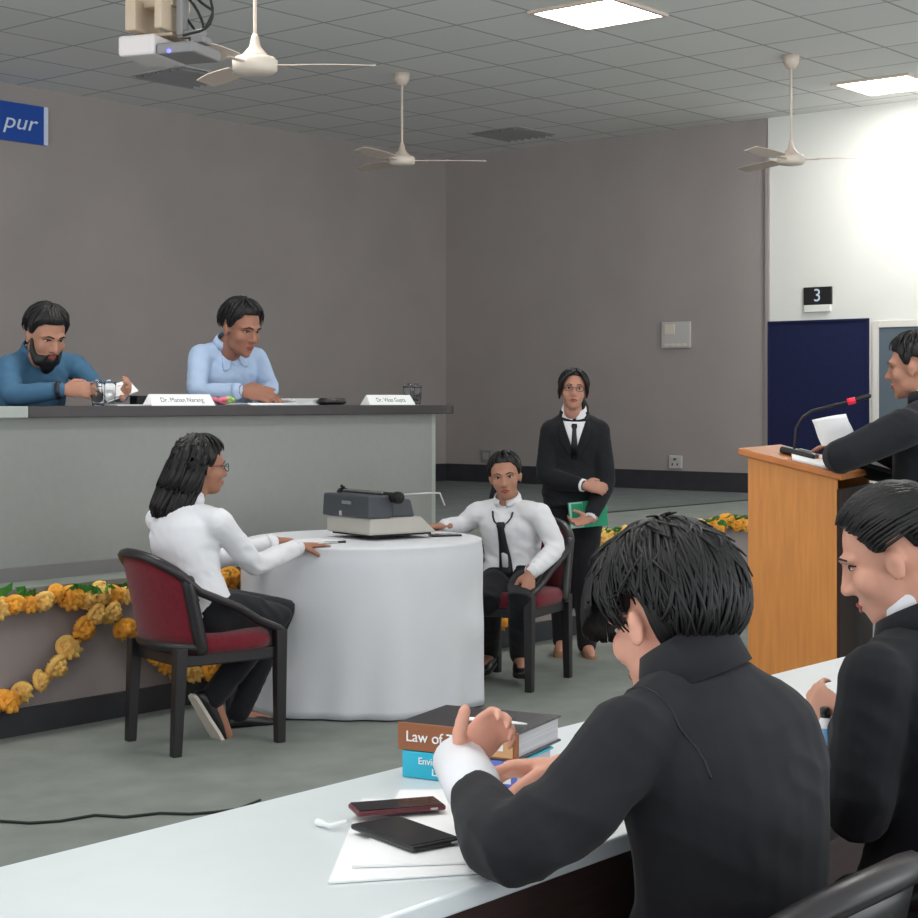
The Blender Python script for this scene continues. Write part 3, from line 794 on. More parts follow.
# floor cable
cp = [(-40,822),(0,821),(30,823),(60,821),(95,815),(125,817),(160,813),(190,814),(215,812),(238,809),(260,800)]
cpts = [Gz(x, y, .006) for x, y in cp]
tag(MB().tube([p-cpts[3] for p in cpts], .005, 6).build('floor_cable', M_CABLE, None, True, loc=cpts[3]), 'thin black cable snaking across the grey carpet', 'cable')
# ------------------------------------------------------------------ people
def skin(name, rgb): return mat(name, rgb, .55, .35, var=.06, scale=18)
M_EYEW = mat('eye_white', (205, 195, 188), .3, .5)
M_DARK = mat('dark_hair_brow', (28, 24, 24), .6, .3)
M_HAIR = mat('black_hair', (16, 14, 15), .48, .4, var=.25, scale=40, stretch=(1, 1, .25))
M_SUIT = mat('charcoal_suit_cloth', (35, 35, 39), .85, .2, var=.08, scale=20, bump=.12, bscale=600, sheen=.06)
M_SUIT2 = mat('black_suit_cloth', (29, 30, 34), .85, .2, var=.08, scale=20, bump=.12, bscale=600, sheen=.06)
M_TROUS = mat('black_trouser_cloth', (27, 27, 32), .85, .2, var=.1, scale=20, sheen=.1)
M_WSHIRT = mat('white_shirt_cotton', (226, 226, 230), .8, .2, var=.015, scale=10)
M_TEAL = mat('teal_shirt_cotton', (66, 102, 130), .8, .2, var=.06, scale=14)
M_PBLUE = mat('pale_blue_shirt_cotton', (170, 190, 218), .8, .2, var=.03, scale=14)
M_TIE = mat('black_tie_silk', (20, 20, 24), .45, .4)
M_SHOE = mat('black_shoe_leather', (24, 23, 25), .4, .5)
M_SOLE = mat('off_white_shoe_sole', (206, 196, 186), .7, .2, var=.05)
M_SANDAL = mat('tan_sandal', (128, 98, 74), .6, .3)
M_LIPS = mat('lip_skin', (146, 66, 58), .5, .3)
M_SCRUN = mat('white_scrunchie', (228, 222, 222), .9, .1)
M_WATCH = mat('dark_watch_strap', (28, 32, 40), .4, .4)

def head_matrix(c, fwd, roll=0.0, s=1.0):
    f = Vector(fwd).normalized(); r = f.cross(Vector((0,0,1))).normalized(); u = r.cross(f)
    if roll:
        q = Matrix.Rotation(roll, 3, f); r = q @ r; u = q @ u
    return basis(r*s, f*s, u*s, c)

def add_head(mb, H, female=False):
    R3 = H.to_3x3()
    def E(c, r): mb.ell(H @ Vector(c), r, R3, 20, 14)
    def T(pts, rad, seg=8):
        k = R3.col[0].length
        mb.tube([H @ Vector(p) for p in pts], [x*k for x in rad], seg)
    E((0,-.008,.022), (.073,.094,.088))              # skull
    E((0,.030,-.030), (.061,.062,.072))              # face
    E((0,.044,-.082), (.044 if not female else .040,.044,.036))              # jaw
    E((0,.072 if not female else .068,-.103 if not female else -.099), (.021,.019,.018) if not female else (.017,.017,.016))              # chin
    for s in (-1, 1):
        E((s*.039,.056,-.030), (.025,.025,.028))     # cheek
        T([(s*.012,.090,.019),(s*.032,.086,.022),(s*.052,.066,.014)], [.010,.009,.008] if not female else [.008,.007,.006])   # brow ridge
        E((s*(.040 if not female else .034),.018,-.068 if not female else -.062), (.018,.040,.030))     # jaw angle
        # ear
        E((s*.0755,-.006,-.018), (.007,.018,.030)); E((s*.078,-.010,-.008), (.009,.013,.016))
        E((s*.011,.098,-.037), (.009,.010,.008))     # nostril wings
    ns = -.006 if female else 0
    T([(0,.088,.010),(0,.101+ns*.6,-.012),(0,.113+ns,-.034)], [.009,.0100,.0110])
    E((0,.083,-.066), (.025,.014,.012))              # mouth mound
    T([(0,-.02,-.06),(0,-.03,-.12)], [.052,.05], 14) # upper neck

def add_hand(mb, wrist, d, n, ts, curl=.35, s=1.0, spread=.12, thumb=1.0, tcurl=.2):
    """d hand direction, n palm normal, ts +1/-1 thumb side along d x n"""
    d = Vector(d).normalized(); n = (Vector(n)-d*Vector(n).dot(d)).normalized(); sd = d.cross(n)*ts
    wr = Vector(wrist)
    mb.tube([wr-d*.03*s, wr+d*.005*s, wr+d*.035*s, wr+d*.062*s, wr+d*.088*s], [(.026*s,.021*s),(.027*s,.019*s),(.036*s,.018*s),(.040*s,.016*s),(.038*s,.013*s)], 14, up=sd)
    for i, (o, L) in enumerate(((.030,.072), (.0105,.082), (-.0095,.077), (-.028,.060))):
        base = wr+d*(.086-.004*abs(i-1.2))*s+sd*o*s; dr = (d+sd*(spread*(1.2-i)*.55)).normalized()
        pts = [base-dr*.02*s, base]; ang = 0
        nn = n
        p = base
        for fr, k in ((.46,.75), (.30,1.0), (.24,.7)):
            ang += curl*k*(1+.10*i)
            v = dr*math.cos(ang)+nn*math.sin(ang); p = p+v*L*fr*s; pts.append(p)
        mb.tube(pts, [.0095*s,.0098*s,.0090*s,.0082*s,.0070*s], 8)
    b0 = wr+d*.018*s+sd*.020*s+n*.006*s
    td = (d*.55+sd*.75*thumb+n*.35).normalized(); td2 = (d*(.8)+sd*(.35*thumb-tcurl)+n*(.35+tcurl)).normalized()
    p1 = b0+td*.038*s; p2 = p1+td2*.028*s; p3 = p2+td2*.019*s
    mb.tube([b0, p1, p2, p3], [.0160*s,.0140*s,.0130*s,.0112*s], 10)

TORSO = [(-.10,.150,.105), (0,.168,.122), (.14,.158,.116), (.32,.142,.106), (.50,.148,.110), (.68,.162,.116), (.82,.162,.112), (.91,.135,.092), (.98,.085,.068), (1.04,.056,.054)]
class Torso:
    def __init__(s, hip, neck, shr, shl, fwd, bow=.03, k=1.0):
        s.hip, s.neck = Vector(hip), Vector(neck); s.k = k
        s.fw = Vector(fwd); s.fw.z = 0; s.fw.normalize()
        s.mid = (s.hip+s.neck)/2-s.fw*bow
        s.rt0 = s.fw.cross(Vector((0,0,1))).normalized(); s.rt1 = (Vector(shr)-Vector(shl)).normalized()
    def at(s, t):
        a = s.hip; c = s.neck; b = s.mid*2-(a+c)*.5
        if t < 0:
            return a+(b-a).normalized()*t*(c-a).length
        if t > 1: return c+(c-b).normalized()*(t-1)*(c-a).length
        return a*(1-t)**2+b*2*t*(1-t)+c*t*t
    def frame(s, t):
        e = .02; ax = (s.at(t+e)-s.at(t-e)).normalized()
        q = max(0, min(1, t)); r = s.rt0.lerp(s.rt1, q); r = (r-ax*r.dot(ax)).normalized(); f = ax.cross(r)*1.0
        if f.dot(s.fw) < 0: f = -f
        return ax, r, f
    def size(s, t, prof):
        for (t0, w0, d0), (t1, w1, d1) in zip(prof, prof[1:]):
            if t <= t1:
                q = max(0, (t-t0)/(t1-t0)); return w0+(w1-w0)*q, d0+(d1-d0)*q
        return prof[-1][1:]
    def mesh(s, mb, grow=0.0, prof=TORSO, lo=None, n=26, hi=None):
        rings = []; t0 = prof[0][0] if lo is None else lo; t1 = prof[-1][0] if hi is None else hi
        for i in range(n+1):
            t = t0+(t1-t0)*i/n; w_, d_ = s.size(t, prof); w_ = w_*s.k+grow; d_ = d_*s.k+grow
            ax, r, f = s.frame(t); c = s.at(t); ring = []
            for j in range(24):
                a = 2*math.pi*j/24; ca, sa = math.cos(a), math.sin(a)
                ring.append(c+r*(w_*math.copysign(abs(ca)**.85, ca))+f*(d_*math.copysign(abs(sa)**.85, sa)))
            rings.append(ring)
        mb.loft(rings)

def hair_cap(mb, H, front=58, side=92, back=128, temple=None, thick=.016, amp=.004, freq=17, seed=1, nz=28, na=72, part=None, topadd=0.0):
    rr = random.Random(seed); o1, o2 = rr.uniform(0, 9), rr.uniform(0, 9)
    temple = temple if temple is not None else (front+side)/2
    def lim(az):            # az 0 = front, pi = back
        a = abs(math.degrees(math.atan2(math.sin(az), math.cos(az))))
        ks = [(0, front), (38, front+2), (58, temple), (76, side+6), (84, side+8), (92, side-12), (104, side-8), (116, side+14), (135, back-8), (180, back)]
        for (a0, l0), (a1, l1) in zip(ks, ks[1:]):
            if a <= a1:
                q = (a-a0)/(a1-a0); q = q*q*(3-2*q); return l0+(l1-l0)*q
        return back
    C = Vector((0, -.008, .020)); rings = []
    def pt(az, th, ext):
        st, ct = math.sin(th), math.cos(th)
        rx, ry, rz = .075+ext, .096+ext, .089+ext
        return C+Vector((rx*st*math.sin(az), ry*st*math.cos(az), rz*ct))
    for i in range(nz+1):
        q = i/nz; ring = []
        for j in range(na):
            az = 2*math.pi*j/na; th = math.radians(lim(az))*(q if q > 0 else .004)
            th = max(th, .01)
            e = thick*(1 if q < .8 else max(.25, 1-(q-.8)*3.6)) + topadd*max(0, math.cos(th))
            g = amp*min(1, q*4)*(math.sin(freq*az+3*math.sin(th*3+o1)+o2)*.5+noise.noise(Vector((math.sin(az)*6, math.cos(az)*6, th*1.5+o1)))*1.2)
            if part is not None:
                dx = math.sin(az)*math.sin(th)-part
                if math.cos(az) > -.2: e -= .008*math.exp(-(dx/.06)**2)
            ring.append(H @ pt(az, th, e+g))
        rings.append(ring)
    inner = []
    for q in (1.0, .6, .2):
        inner.append([H @ pt(2*math.pi*j/na, math.radians(lim(2*math.pi*j/na))*q, -.012) for j in range(na)])
    mb.loft(rings+inner)
    return lim, pt

def lock(mb, pts, r0, r1=.0012, seg=5):
    n = len(pts); mb.tube(pts, [r0*(1-(i/(n-1))**2)+r1 for i in range(n)], seg, round_caps=False)

def cap_locks(mb, H, lim, pt, n, seed, ext=.018, r=.005, over=0, start=(0, .25), az_rng=(-180, 180), drift=.35, lift=.006):
    rr = random.Random(seed); k = H.to_3x3().col[0].length
    for i in range(n):
        az0 = math.radians(rr.uniform(*az_rng)); q0 = rr.uniform(*start); q1 = min(1.02+over*rr.random(), q0+rr.uniform(.45, .9)); dz = rr.uniform(-drift, drift)
        e = ext+rr.uniform(-.004, lift)
        pts = []
        for j in range(8):
            u = j/7; q = q0+(q1-q0)*u; az = az0+dz*u
            pts.append(H @ pt(az, math.radians(lim(az))*q, e*(1 if q < .85 else max(.4, 1-(q-.85)*2))+.004*math.sin(u*3.1)))
        lock(mb, pts, r*k*rr.uniform(.6, 1.2))

def person(label, base, J, fwd, hfwd, skin_m, top='shirt', top_m=None, trousers=True, k=1.0, hk=1.0, hroll=0.0, hands={}, voxel=.0075, bow=.03, group=None, fold=.004,
           standing=False, cuffs=True, seed=1, feet={}, shoes=True, foldscale=14.0, eyes=True, lowjacket=-.12, browdown=False, sleeve=1.0, shoulder_pad=0.0, bare=False, prof=TORSO, female=False, thigh=1.0, sag={}, cuff_m=None, fsm=5):
    sl_ = sleeve if isinstance(sleeve, dict) else {'l': sleeve, 'r': sleeve}
    base = Vector(base)
    t = thing('person', label, 'person', base, 0, group)
    J = {a: Vector(b) for a, b in J.items()}
    H = head_matrix(J['head'], hfwd, hroll, hk)
    tor = Torso(J['hip'], J['neck'], J['shr'], J['shl'], fwd, bow, k)
    rt = tor.rt0
    b = MB(); add_head(b, H, female)
    tor.mesh(b, -.006, prof)
    nb = H @ Vector((0, -.028, -.075))
    b.tube([tor.at(.93)+tor.fw*.01, J['neck'].lerp(nb, .4)+tor.fw*.004, nb], [.050*k, .050*hk, .050*hk], 14)
    for s_ in 'rl':
        sh, el, wr = J['sh'+s_], J['el'+s_], J['wr'+s_]
        b.tube([tor.at(.86), tor.at(.9).lerp(sh, .6), sh], [.06*k, .052*k, .05*k], 12)
        b.tube([sh, sh.lerp(el, .5)+Vector(sag.get(s_, (0,0,0))), el.lerp(sh, .16), el.lerp((sh+wr)/2, .10), el.lerp(wr, .16), el.lerp(wr, .4), wr], [.046*k, .041*k, .036*k, .034*k, .036*k, .036*k, .026*k], 12)
        if s_ in hands:
            h = hands[s_]
            add_hand(b, wr, h['d'], h['n'], h.get('ts', 1), h.get('curl', .35), h.get('s', k), h.get('spread', .12), h.get('thumb', 1.0), h.get('tcurl', .2))
        if 'kn'+s_ in J:
            hj = J['hip']+rt*(.09*k if s_ == 'r' else -.09*k); kn, an = J['kn'+s_], J['an'+s_]
            b.tube([hj, hj.lerp(kn, .5), kn, kn.lerp(an, .35), an], [.078*k, .068*k, .052*k, .05*k, .034*k], 12)
            fd_ = Vector(feet.get(s_, tor.fw)).normalized()
            b.tube([an, an+fd_*.06+Vector((0,0,-.03)), an+fd_*.14+Vector((0,0,-.05))], [.032, .034, .026], 10)
    bo = link('body', remesh(b, voxel, fsm, base), skin_m, t)
    bvh = BVHTree.FromPolygons([v.co.copy() for v in bo.data.vertices], [tuple(p.vertices) for p in bo.data.polygons])
    # face
    Hl = H.copy(); Hl.translation = H.translation-base
    def face(x, z, off=0.0):
        o = Hl @ Vector((x, .2, z)); d = (Hl.to_3x3() @ Vector((0, -1, 0))).normalized()
        h = bvh.ray_cast(o, d)
        return (h[0]-d*off*hk) if h[0] is not None else Hl @ Vector((x, .09, z))
    R3 = H.to_3x3()
    if eyes:
        ew, ei, br = MB(), MB(), MB()
        for s_ in (-1, 1):
            ew.ell(face(s_*.031, .0, -.001), (.0118, .0034, .0050 if not browdown else .0026), R3, 12, 8)
            ei.ell(face(s_*.031, .0, .0022), (.0058, .0025, .0056 if not browdown else .003), R3, 10, 6)
            br.tube([face(s_*.014, .0195, .001), face(s_*.032, .0245, .001), face(s_*.050, .016, .001)], [(.0034 if not female else .0022)*hk, (.0036 if not female else .0025)*hk, .0015*hk], 6)
            ei.tube([face(s_*.018, .003, .001), face(s_*.031, .0068, .003), face(s_*.045, .002, .001)], [.0016*hk]*3, 5)
        ew.build('eye', M_EYEW, t); ei.build('iris', M_DARK, t); br.build('eyebrow', M_DARK, t)
        lp = MB()
        lp.tube([face(-.021, -.067, 0), face(-.008, -.0625, .001), face(.008, -.0625, .001), face(.021, -.067, 0)], [.002*hk, .0042*hk, .0042*hk, .002*hk], 6)
        lp.tube([face(-.019, -.069, 0), face(0, -.0735, .001), face(.019, -.069, 0)], [.002*hk, .0052*hk, .002*hk], 6)
        lp.build('lips', M_LIPS, t)
    # garments
    if trousers and 'knr' in J:
        b = MB(); tor.mesh(b, .006, prof, lo=prof[0][0], hi=.22, n=8)
        for s_ in 'rl':
            hj = J['hip']+rt*(.085*k if s_ == 'r' else -.085*k); kn, an = J['kn'+s_], J['an'+s_]
            b.tube([hj, hj.lerp(kn, .5), kn, kn.lerp(an, .4), an], [.092*k*thigh, .085*k*thigh, .069*k*thigh, .064*k, .056*k], 14, round_caps=True)
        link('trousers', remesh(b, .011, 5, base, fold=.004, fscale=9, seed=seed+2), M_TROUS, t)
    jk = top == 'jacket'
    g = .016 if jk else .009
    b = MB(); tor.mesh(b, g, prof, lo=lowjacket, hi=1.02 if jk else 1.01)
    for s_ in 'rl':
        sh, el, wr = J['sh'+s_], J['el'+s_], J['wr'+s_]
        out = rt if s_ == 'r' else -rt
        shp = sh+Vector((0,0,shoulder_pad))+out*shoulder_pad*.5
        b.tube([tor.at(.80), tor.at(.90).lerp(shp, .55)+Vector((0,0,.006)), shp], [.072*k+g, .058*k+g*.7, .054*k+g*.6], 14)
        b.tube([tor.at(.97), tor.at(.985).lerp(shp, .55), shp], [.050*k+g, .045*k+g, .046*k+g], 12)
        e0, e1, e2 = el.lerp(shp, .16), el.lerp((shp+wr)/2, .07), el.lerp(wr, .16)
        ce = el.lerp(wr, .94*sl_[s_] if not jk else .90*sl_[s_])
        rw = (.036 if not jk else .040)*k
        b.tube([shp, shp.lerp(el, .5)+Vector(sag.get(s_, (0,0,0))), e0, e1, e2, el.lerp(ce, .6), ce], [.052*k+g, .047*k+g, .043*k+g, .042*k+g, .041*k+g, .039*k+g*.8, rw+.002], 14)
    tm = remesh(b, .0085 if voxel > .006 else .0062, 5, base, fold=fold, fscale=foldscale, seed=seed)
    to = link('jacket' if jk else 'shirt', tm, top_m, t)
    tb_ = BVHTree.FromPolygons([v.co.copy() for v in tm.vertices], [tuple(p.vertices) for p in tm.polygons])
    def chest(tt, x, off=.003):          # point on garment front
        ax, r, f = tor.frame(tt); o = tor.at(tt)-base+r*x+f*.5
        h = tb_.ray_cast(o, -f)
        return (h[0]+f*off) if h[0] is not None else tor.at(tt)-base+r*x+f*.12
    # shirt cuffs
    for s_ in 'rl':
        if jk and cuffs and s_ in hands:
            el, wr = J['el'+s_]-base, J['wr'+s_]-base
            c = MB(); c.tube([el.lerp(wr, .85), el.lerp(wr, 1.0)], [.037*k, .036*k], 14, round_caps=False); c.build('shirt_cuff', M_WSHIRT, t)
        if not jk and s_ in hands:
            el, wr = J['el'+s_]-base, J['wr'+s_]-base
            c = MB(); c.tube([el.lerp(wr, .86), el.lerp(wr, .97)], [.041*k, .039*k], 16, round_caps=False); c.build('cuff', top_m, t)
    # shoes
    if shoes and 'knr' in J:
        for s_ in 'rl':
            an = J['an'+s_]-base; fd_ = Vector(feet.get(s_, tor.fw)).normalized(); sd = fd_.cross(Vector((0,0,1)))
            if sd.length < .1: sd = rt.copy()
            sd.normalize(); up = sd.cross(fd_)
            c = MB(); o = an-up*.075
            c.tube([o-fd_*.045+up*.03, o-fd_*.01+up*.042, o+fd_*.05+up*.036, o+fd_*.12+up*.026, o+fd_*.185+up*.018], [(.030,.028),(.034,.042),(.037,.036),(.042,.026),(.030,.016)], 14, up=sd)
            sh_o = c.build('shoe', shoes if not isinstance(shoes, bool) else M_SHOE, t)
            c = MB(); rg = []
            outl = [(-.075,.018),(-.06,.03),(-.02,.033),(.05,.035),(.12,.042),(.17,.038),(.205,.02)]
            full = [(x, y) for x, y in outl]+[(x, -y) for x, y in reversed(outl)]
            c.loft([[o+fd_*x+sd*y-up*.002 for x, y in full], [o+fd_*x+sd*y+up*.012 for x, y in full]])
            c.build('shoe_sole', M_SOLE if s_ in feet.get('pale', '') else M_SHOE, sh_o, False)
    P = dict(t=t, H=H, Hl=Hl, base=base, tor=tor, chest=chest, bvh=bvh, face=face, J=J, k=k, hk=hk, tbvh=tb_)
    return P

def patch(P, name, m, rows, off, th=.003, n=6, parent=None):
    """rows: (t, x_left, x_right) strips projected on the garment front"""
    b = MB(); ch = P['chest']; rings = []
    for tt, xa, xb in rows:
        fr = [ch(tt, xa+(xb-xa)*i/n, off) for i in range(n+1)]
        f = P['tor'].frame(tt)[2]; rings.append(fr+[p-f*th*2.2 for p in reversed(fr)])
    b.loft(rings); return b.build(name, m, parent or P['t'])

def collar_ring(P, name, m, t0=.985, h=.04, r0=.060, r1=.056, tilt=.018, open_front=.25, th=.004, flare=0.0, squash=.92, lift=.030, lowx=.012):
    """band standing round the neck, open at the front"""
    tor = P['tor']; ax, r, f = tor.frame(1.0); c = tor.at(t0)-P['base']
    hd = (P['J']['head']-P['J']['neck']).normalized(); ax2 = (ax*.5+hd*.5).normalized(); c = P['J']['neck']-P['base']+ax2*lift
    b = MB(); n = 44; rings = []
    for i in range(n+1):
        a = math.pi/2+open_front+(2*math.pi-2*open_front)*i/n
        u = r*math.cos(a)+f*(math.sin(a)*squash); back = (1-math.sin(a))/2
        lo = c+u*r0*P['k']+ax2*(-lowx+tilt*back*.3); hi = c+u*(r1*P['k'])+ax2*(h*(.55+.45*back))
        mid = lo.lerp(hi, .55)+u*.004
        lo2 = lo+u*(th+flare); hi2 = hi+u*th
        rings.append([lo, mid-u*th*.5, hi, hi2+ax2*.002, mid+u*(th+flare*.5), lo2])
    b.loft(rings); return b.build(name, m, P['t'])

def suit_front(P, tV=.52, wV=.062, tie=True, t_top=.985, tie_end=.50, m_suit=M_SUIT2):
    rows = []
    for i in range(9):
        tt = t_top+(tV-t_top)*i/8; wv = wV*(1-i/8)*(.62+.38*(1-i/8))+.002; rows.append((tt, -wv, wv))
    patch(P, 'shirt_front', M_WSHIRT, rows, .003)
    for s_ in (-1, 1):
        lr = []
        for i in range(9):
            tt = t_top-.01+(tV-.03-t_top)*i/8; wv = wV*(1-i/8)*(.62+.38*(1-i/8))+.001; lw = .014+.040*math.sin(math.pi*min(1, (i+.6)/8.2))
            lr.append((tt, s_*wv, s_*(wv+lw)))
        patch(P, 'lapel', m_suit, lr, .006, n=4)
    if tie:
        patch(P, 'tie', M_TIE, [(t_top-.02, -.014, .014), (t_top-.055, -.017, .017), (t_top-.085, -.011, .011), (t_top-.16, -.013, .013), (t_top-.30, -.018, .018), (tie_end, -.02, .02)], .007, n=3)

def glasses(P, m=None):
    m = m or M_BLACKPL; Hl = P['Hl']; R3 = Hl.to_3x3(); b = MB(); k = P['hk']
    for s_ in (-1, 1):
        pts = [Hl @ Vector((s_*.032+.021*math.cos(a)*1.05, .1035-.006*abs(math.cos(a)), -.002+.016*math.sin(a))) for a in [2*math.pi*i/20 for i in range(21)]]
        b.tube(pts, .0016*k, 5)
        b.tube([Hl @ Vector((s_*.054, .098, .004)), Hl @ Vector((s_*.073, .05, .004)), Hl @ Vector((s_*.078, -.005, .0))], .0015*k, 5)
    b.tube([Hl @ Vector((-.011, .104, 0)), Hl @ Vector((0, .107, .003)), Hl @ Vector((.011, .104, 0))], .0015*k, 5)
    g = b.build('glasses', m, P['t'])
    return g

SK_A = skin('brown_skin', (160, 112, 90)); SK_B = skin('mid_brown_skin', (172, 124, 102)); SK_C = skin('warm_brown_skin', (182, 132, 112))
SK_D = skin('tan_brown_skin', (172, 124, 102)); SK_E = skin('deep_brown_skin', (156, 108, 88)); SK_F = skin('light_brown_skin', (218, 160, 138)); SK_G = skin('rosy_brown_skin', (204, 150, 128))

def local(P, mb_pts): return mb_pts
def seam(P, s_, q=.80, r=.0020, m=None):
    J = P['J']; sh = J['sh'+s_]-P['base']; i0 = P['tor'].at(.9)-P['base']; c = i0.lerp(sh, q); ax = (sh-i0).normalized()
    a = ax.orthogonal().normalized(); bb = ax.cross(a); pts = []
    for i in range(41):
        t_ = 2*math.pi*i/40; d = a*math.cos(t_)+bb*math.sin(t_); h = P['tbvh'].ray_cast(c+d*.2, -d)
        if h[0] is not None and (h[0]-c).length < .15 and h[0].z > c.z-.055: pts.append(h[0]+d*.0002)
        else:
            if len(pts) > 6: break
            pts = []
    if len(pts) > 4:
        b = MB(); b.tube(pts, r, 6); b.build('armhole_seam', m or M_TIE, P['t'])

# ---- A: woman with long black hair in white shirt, seated, seen from behind
fA = Vector((.76, .65, 0)).normalized()
P = person('woman in white shirt with long black hair seated sideways at the round table', (-1.08, 6.96, 0), dict(
    head=W(202, 466, 7.02), neck=W(186, 508, 6.97), hip=W(200, 612, 6.96), shr=W(219, 522, 6.86), shl=W(160, 519, 7.10),
    elr=W(254, 566, 7.07), wrr=W(299, 546.5, 7.42), ell=W(215, 560, 7.45), wrl=W(275, 541, 7.62),
    knr=W(276, 616, 7.26), knl=W(281, 612, 7.44), anr=W(212, 698, 7.02), anl=W(238, 712, 7.30)),
    fA, (.86, .50, -.05), SK_A, female=True, top='shirt', top_m=M_WSHIRT, k=.96, fold=.007, foldscale=11, seed=3,
    hands={'r': dict(d=(.85, .55, .04), n=(0, 0, -1), ts=-1, curl=.08, s=.92), 'l': dict(d=(.8, .5, 0), n=(0, 0, -1), ts=1, curl=.15, s=.9)},
    thigh=1.16, feet={'r': (.24, .22, -.50), 'l': (.85, .45, -.02), 'pale': 'r'}, lowjacket=-.02)
H = P['H']; h = MB()
lim, pt = hair_cap(h, H, 60, 96, 132, 70, .020, .003, 15, 2)
cap_locks(h, H, lim, pt, 90, 4, .020, .0045)
off = P['base']
def down_hair(h, H, n, seed, L, az_rng, r, tip, sway, back=.0, narrow=.75):
    rr = random.Random(seed)
    for i in range(n):
        az = math.radians(rr.uniform(*az_rng)); th = math.radians(rr.uniform(12, 95))
        p0 = H @ pt(az, th, .021); ext = rr.uniform(.018, .034)
        p1 = H @ pt(az, math.radians(rr.uniform(96, 108)), ext)
        out = (p1-(H @ Vector((0, -.008, .02)))); out.z = 0
        Lk = L*rr.uniform(.86, 1.06)
        c = H @ Vector((0, -.075, -.10)); 
        p2 = p1+Vector((0,0,-Lk*.33))+out*.05+Vector(sway)*.3; p3 = p1+Vector((0,0,-Lk*.68))+(c-p1).xy.to_3d()*(1-narrow)+Vector(sway)*.75; p4 = p1+Vector((0,0,-Lk))+(c-p1).xy.to_3d()*(1-narrow)*1.2+Vector(sway)
        pts = []
        cps = [p0, p1, p2, p3, p4]
        for j in range(13):
            u = j/12*4; a = min(3, int(u)); f = u-a
            q0 = cps[max(0, a-1)]; q1 = cps[a]; q2 = cps[a+1]; q3 = cps[min(4, a+2)]
            pts.append(.5*((2*q1)+(q2-q0)*f+(2*q0-5*q1+4*q2-q3)*f*f+(3*q1-3*q2+q0-q3)*f**3))
        lock(h, pts, r*rr.uniform(.7, 1.2), tip, 6)
down_hair(h, H, 340, 5, .265, (98, 268), .0085, .003, (-.075, -.03, -.0), narrow=.85)
down_hair(h, H, 140, 6, .25, (110, 256), .010, .005, (-.085, -.03, 0), narrow=.75)
down_hair(h, H, 90, 16, .25, (140, 240), .014, .006, (-.105, -.03, 0), narrow=.8)
h.build('hair', M_HAIR, P['t'], off=off)
c = MB(); c.ell(H @ Vector((.01, -.115, .052)), (.035, .018, .022), H.to_3x3()); c.build('hair_clip', M_BLACKPL, P['t'], off=off)
glasses(P)
collar_ring(P, 'collar', M_WSHIRT, .97, .045, .070, .062, open_front=.2)
c = MB(); c.tube([W(192, 626, 6.83), W(199, 619, 6.84)], .012, 8); c.build('pocket_tag', M_GREYPL, P['t'], off=off)

# ---- B: seated woman with loose tie
P = person('woman in white shirt and loose black tie seated right of the round table', (.25, 8.5, 0), dict(
    head=W(505, 475, 8.46), neck=W(508, 505, 8.52), hip=W(513, 580, 8.55), shr=W(478, 513, 8.58), shl=W(540, 514, 8.42),
    elr=W(462, 526, 8.62), wrr=W(444, 526, 8.44), ell=W(557, 548, 8.42), wrl=W(530, 573, 8.22),
    knr=W(489, 596, 8.24), knl=W(520, 597, 8.16), anr=W(489, 652, 8.62), anl=W(520, 655, 8.48)),
    (-.32, -.95, 0), (-.10, -.99, -.12), SK_B, female=True, top='shirt', top_m=M_WSHIRT, k=.95, hk=1.0, hroll=.10, fold=.006, foldscale=12, seed=6,
    hands={'r': dict(d=(-.95, -.1, -.03), n=(0, 0, -1), ts=-1, curl=.15, s=.92), 'l': dict(d=(-.12, -.35, -.9), n=(-.3, .95, -.3), ts=-1, curl=.30, s=.95)},
    feet={'r': (-.2, -.9, -.05), 'l': (.0, -1, -.05)}, lowjacket=-.02)
H = P['H']; off = P['base']; h = MB()
lim, pt = hair_cap(h, H, 52, 96, 128, 70, .013, .0015, 15, 3, part=0.0)
cap_locks(h, H, lim, pt, 60, 5, .013, .003, lift=.002)
h.tube([H @ Vector((.02, -.10, .0)), H @ Vector((.05, -.12, -.05)), H @ Vector((.085, -.10, -.13)), H @ Vector((.09, -.09, -.19))], [.025, .026, .02, .008], 10)
h.build('hair', M_HAIR, P['t'], off=off)
collar_ring(P, 'collar', M_WSHIRT, .985, .036, .074, .062, open_front=.30)
patch(P, 'tie', M_TIE, [(.88, -.017, .017), (.83, -.023, .023), (.78, -.017, .017), (.55, -.022, .022), (.30, -.032, .030), (.10, -.038, .034), (-.0, -.036, .036)], .010, n=3)
for s_ in (-1, 1):
    patch(P, 'tie_loop', M_TIE, [(.99, s_*.052, s_*.060), (.93, s_*.047, s_*.055), (.88, s_*.032, s_*.041), (.84, s_*.012, s_*.02)], .008, n=2)
patch(P, 'placket', M_WSHIRT, [(.9, -.016, .016), (.5, -.016, .016), (.02, -.016, .016)], .003, n=3)
patch(P, 'belt', M_BLACKPL, [(.055, -.12, .12), (.02, -.12, .12)], .006, n=14)

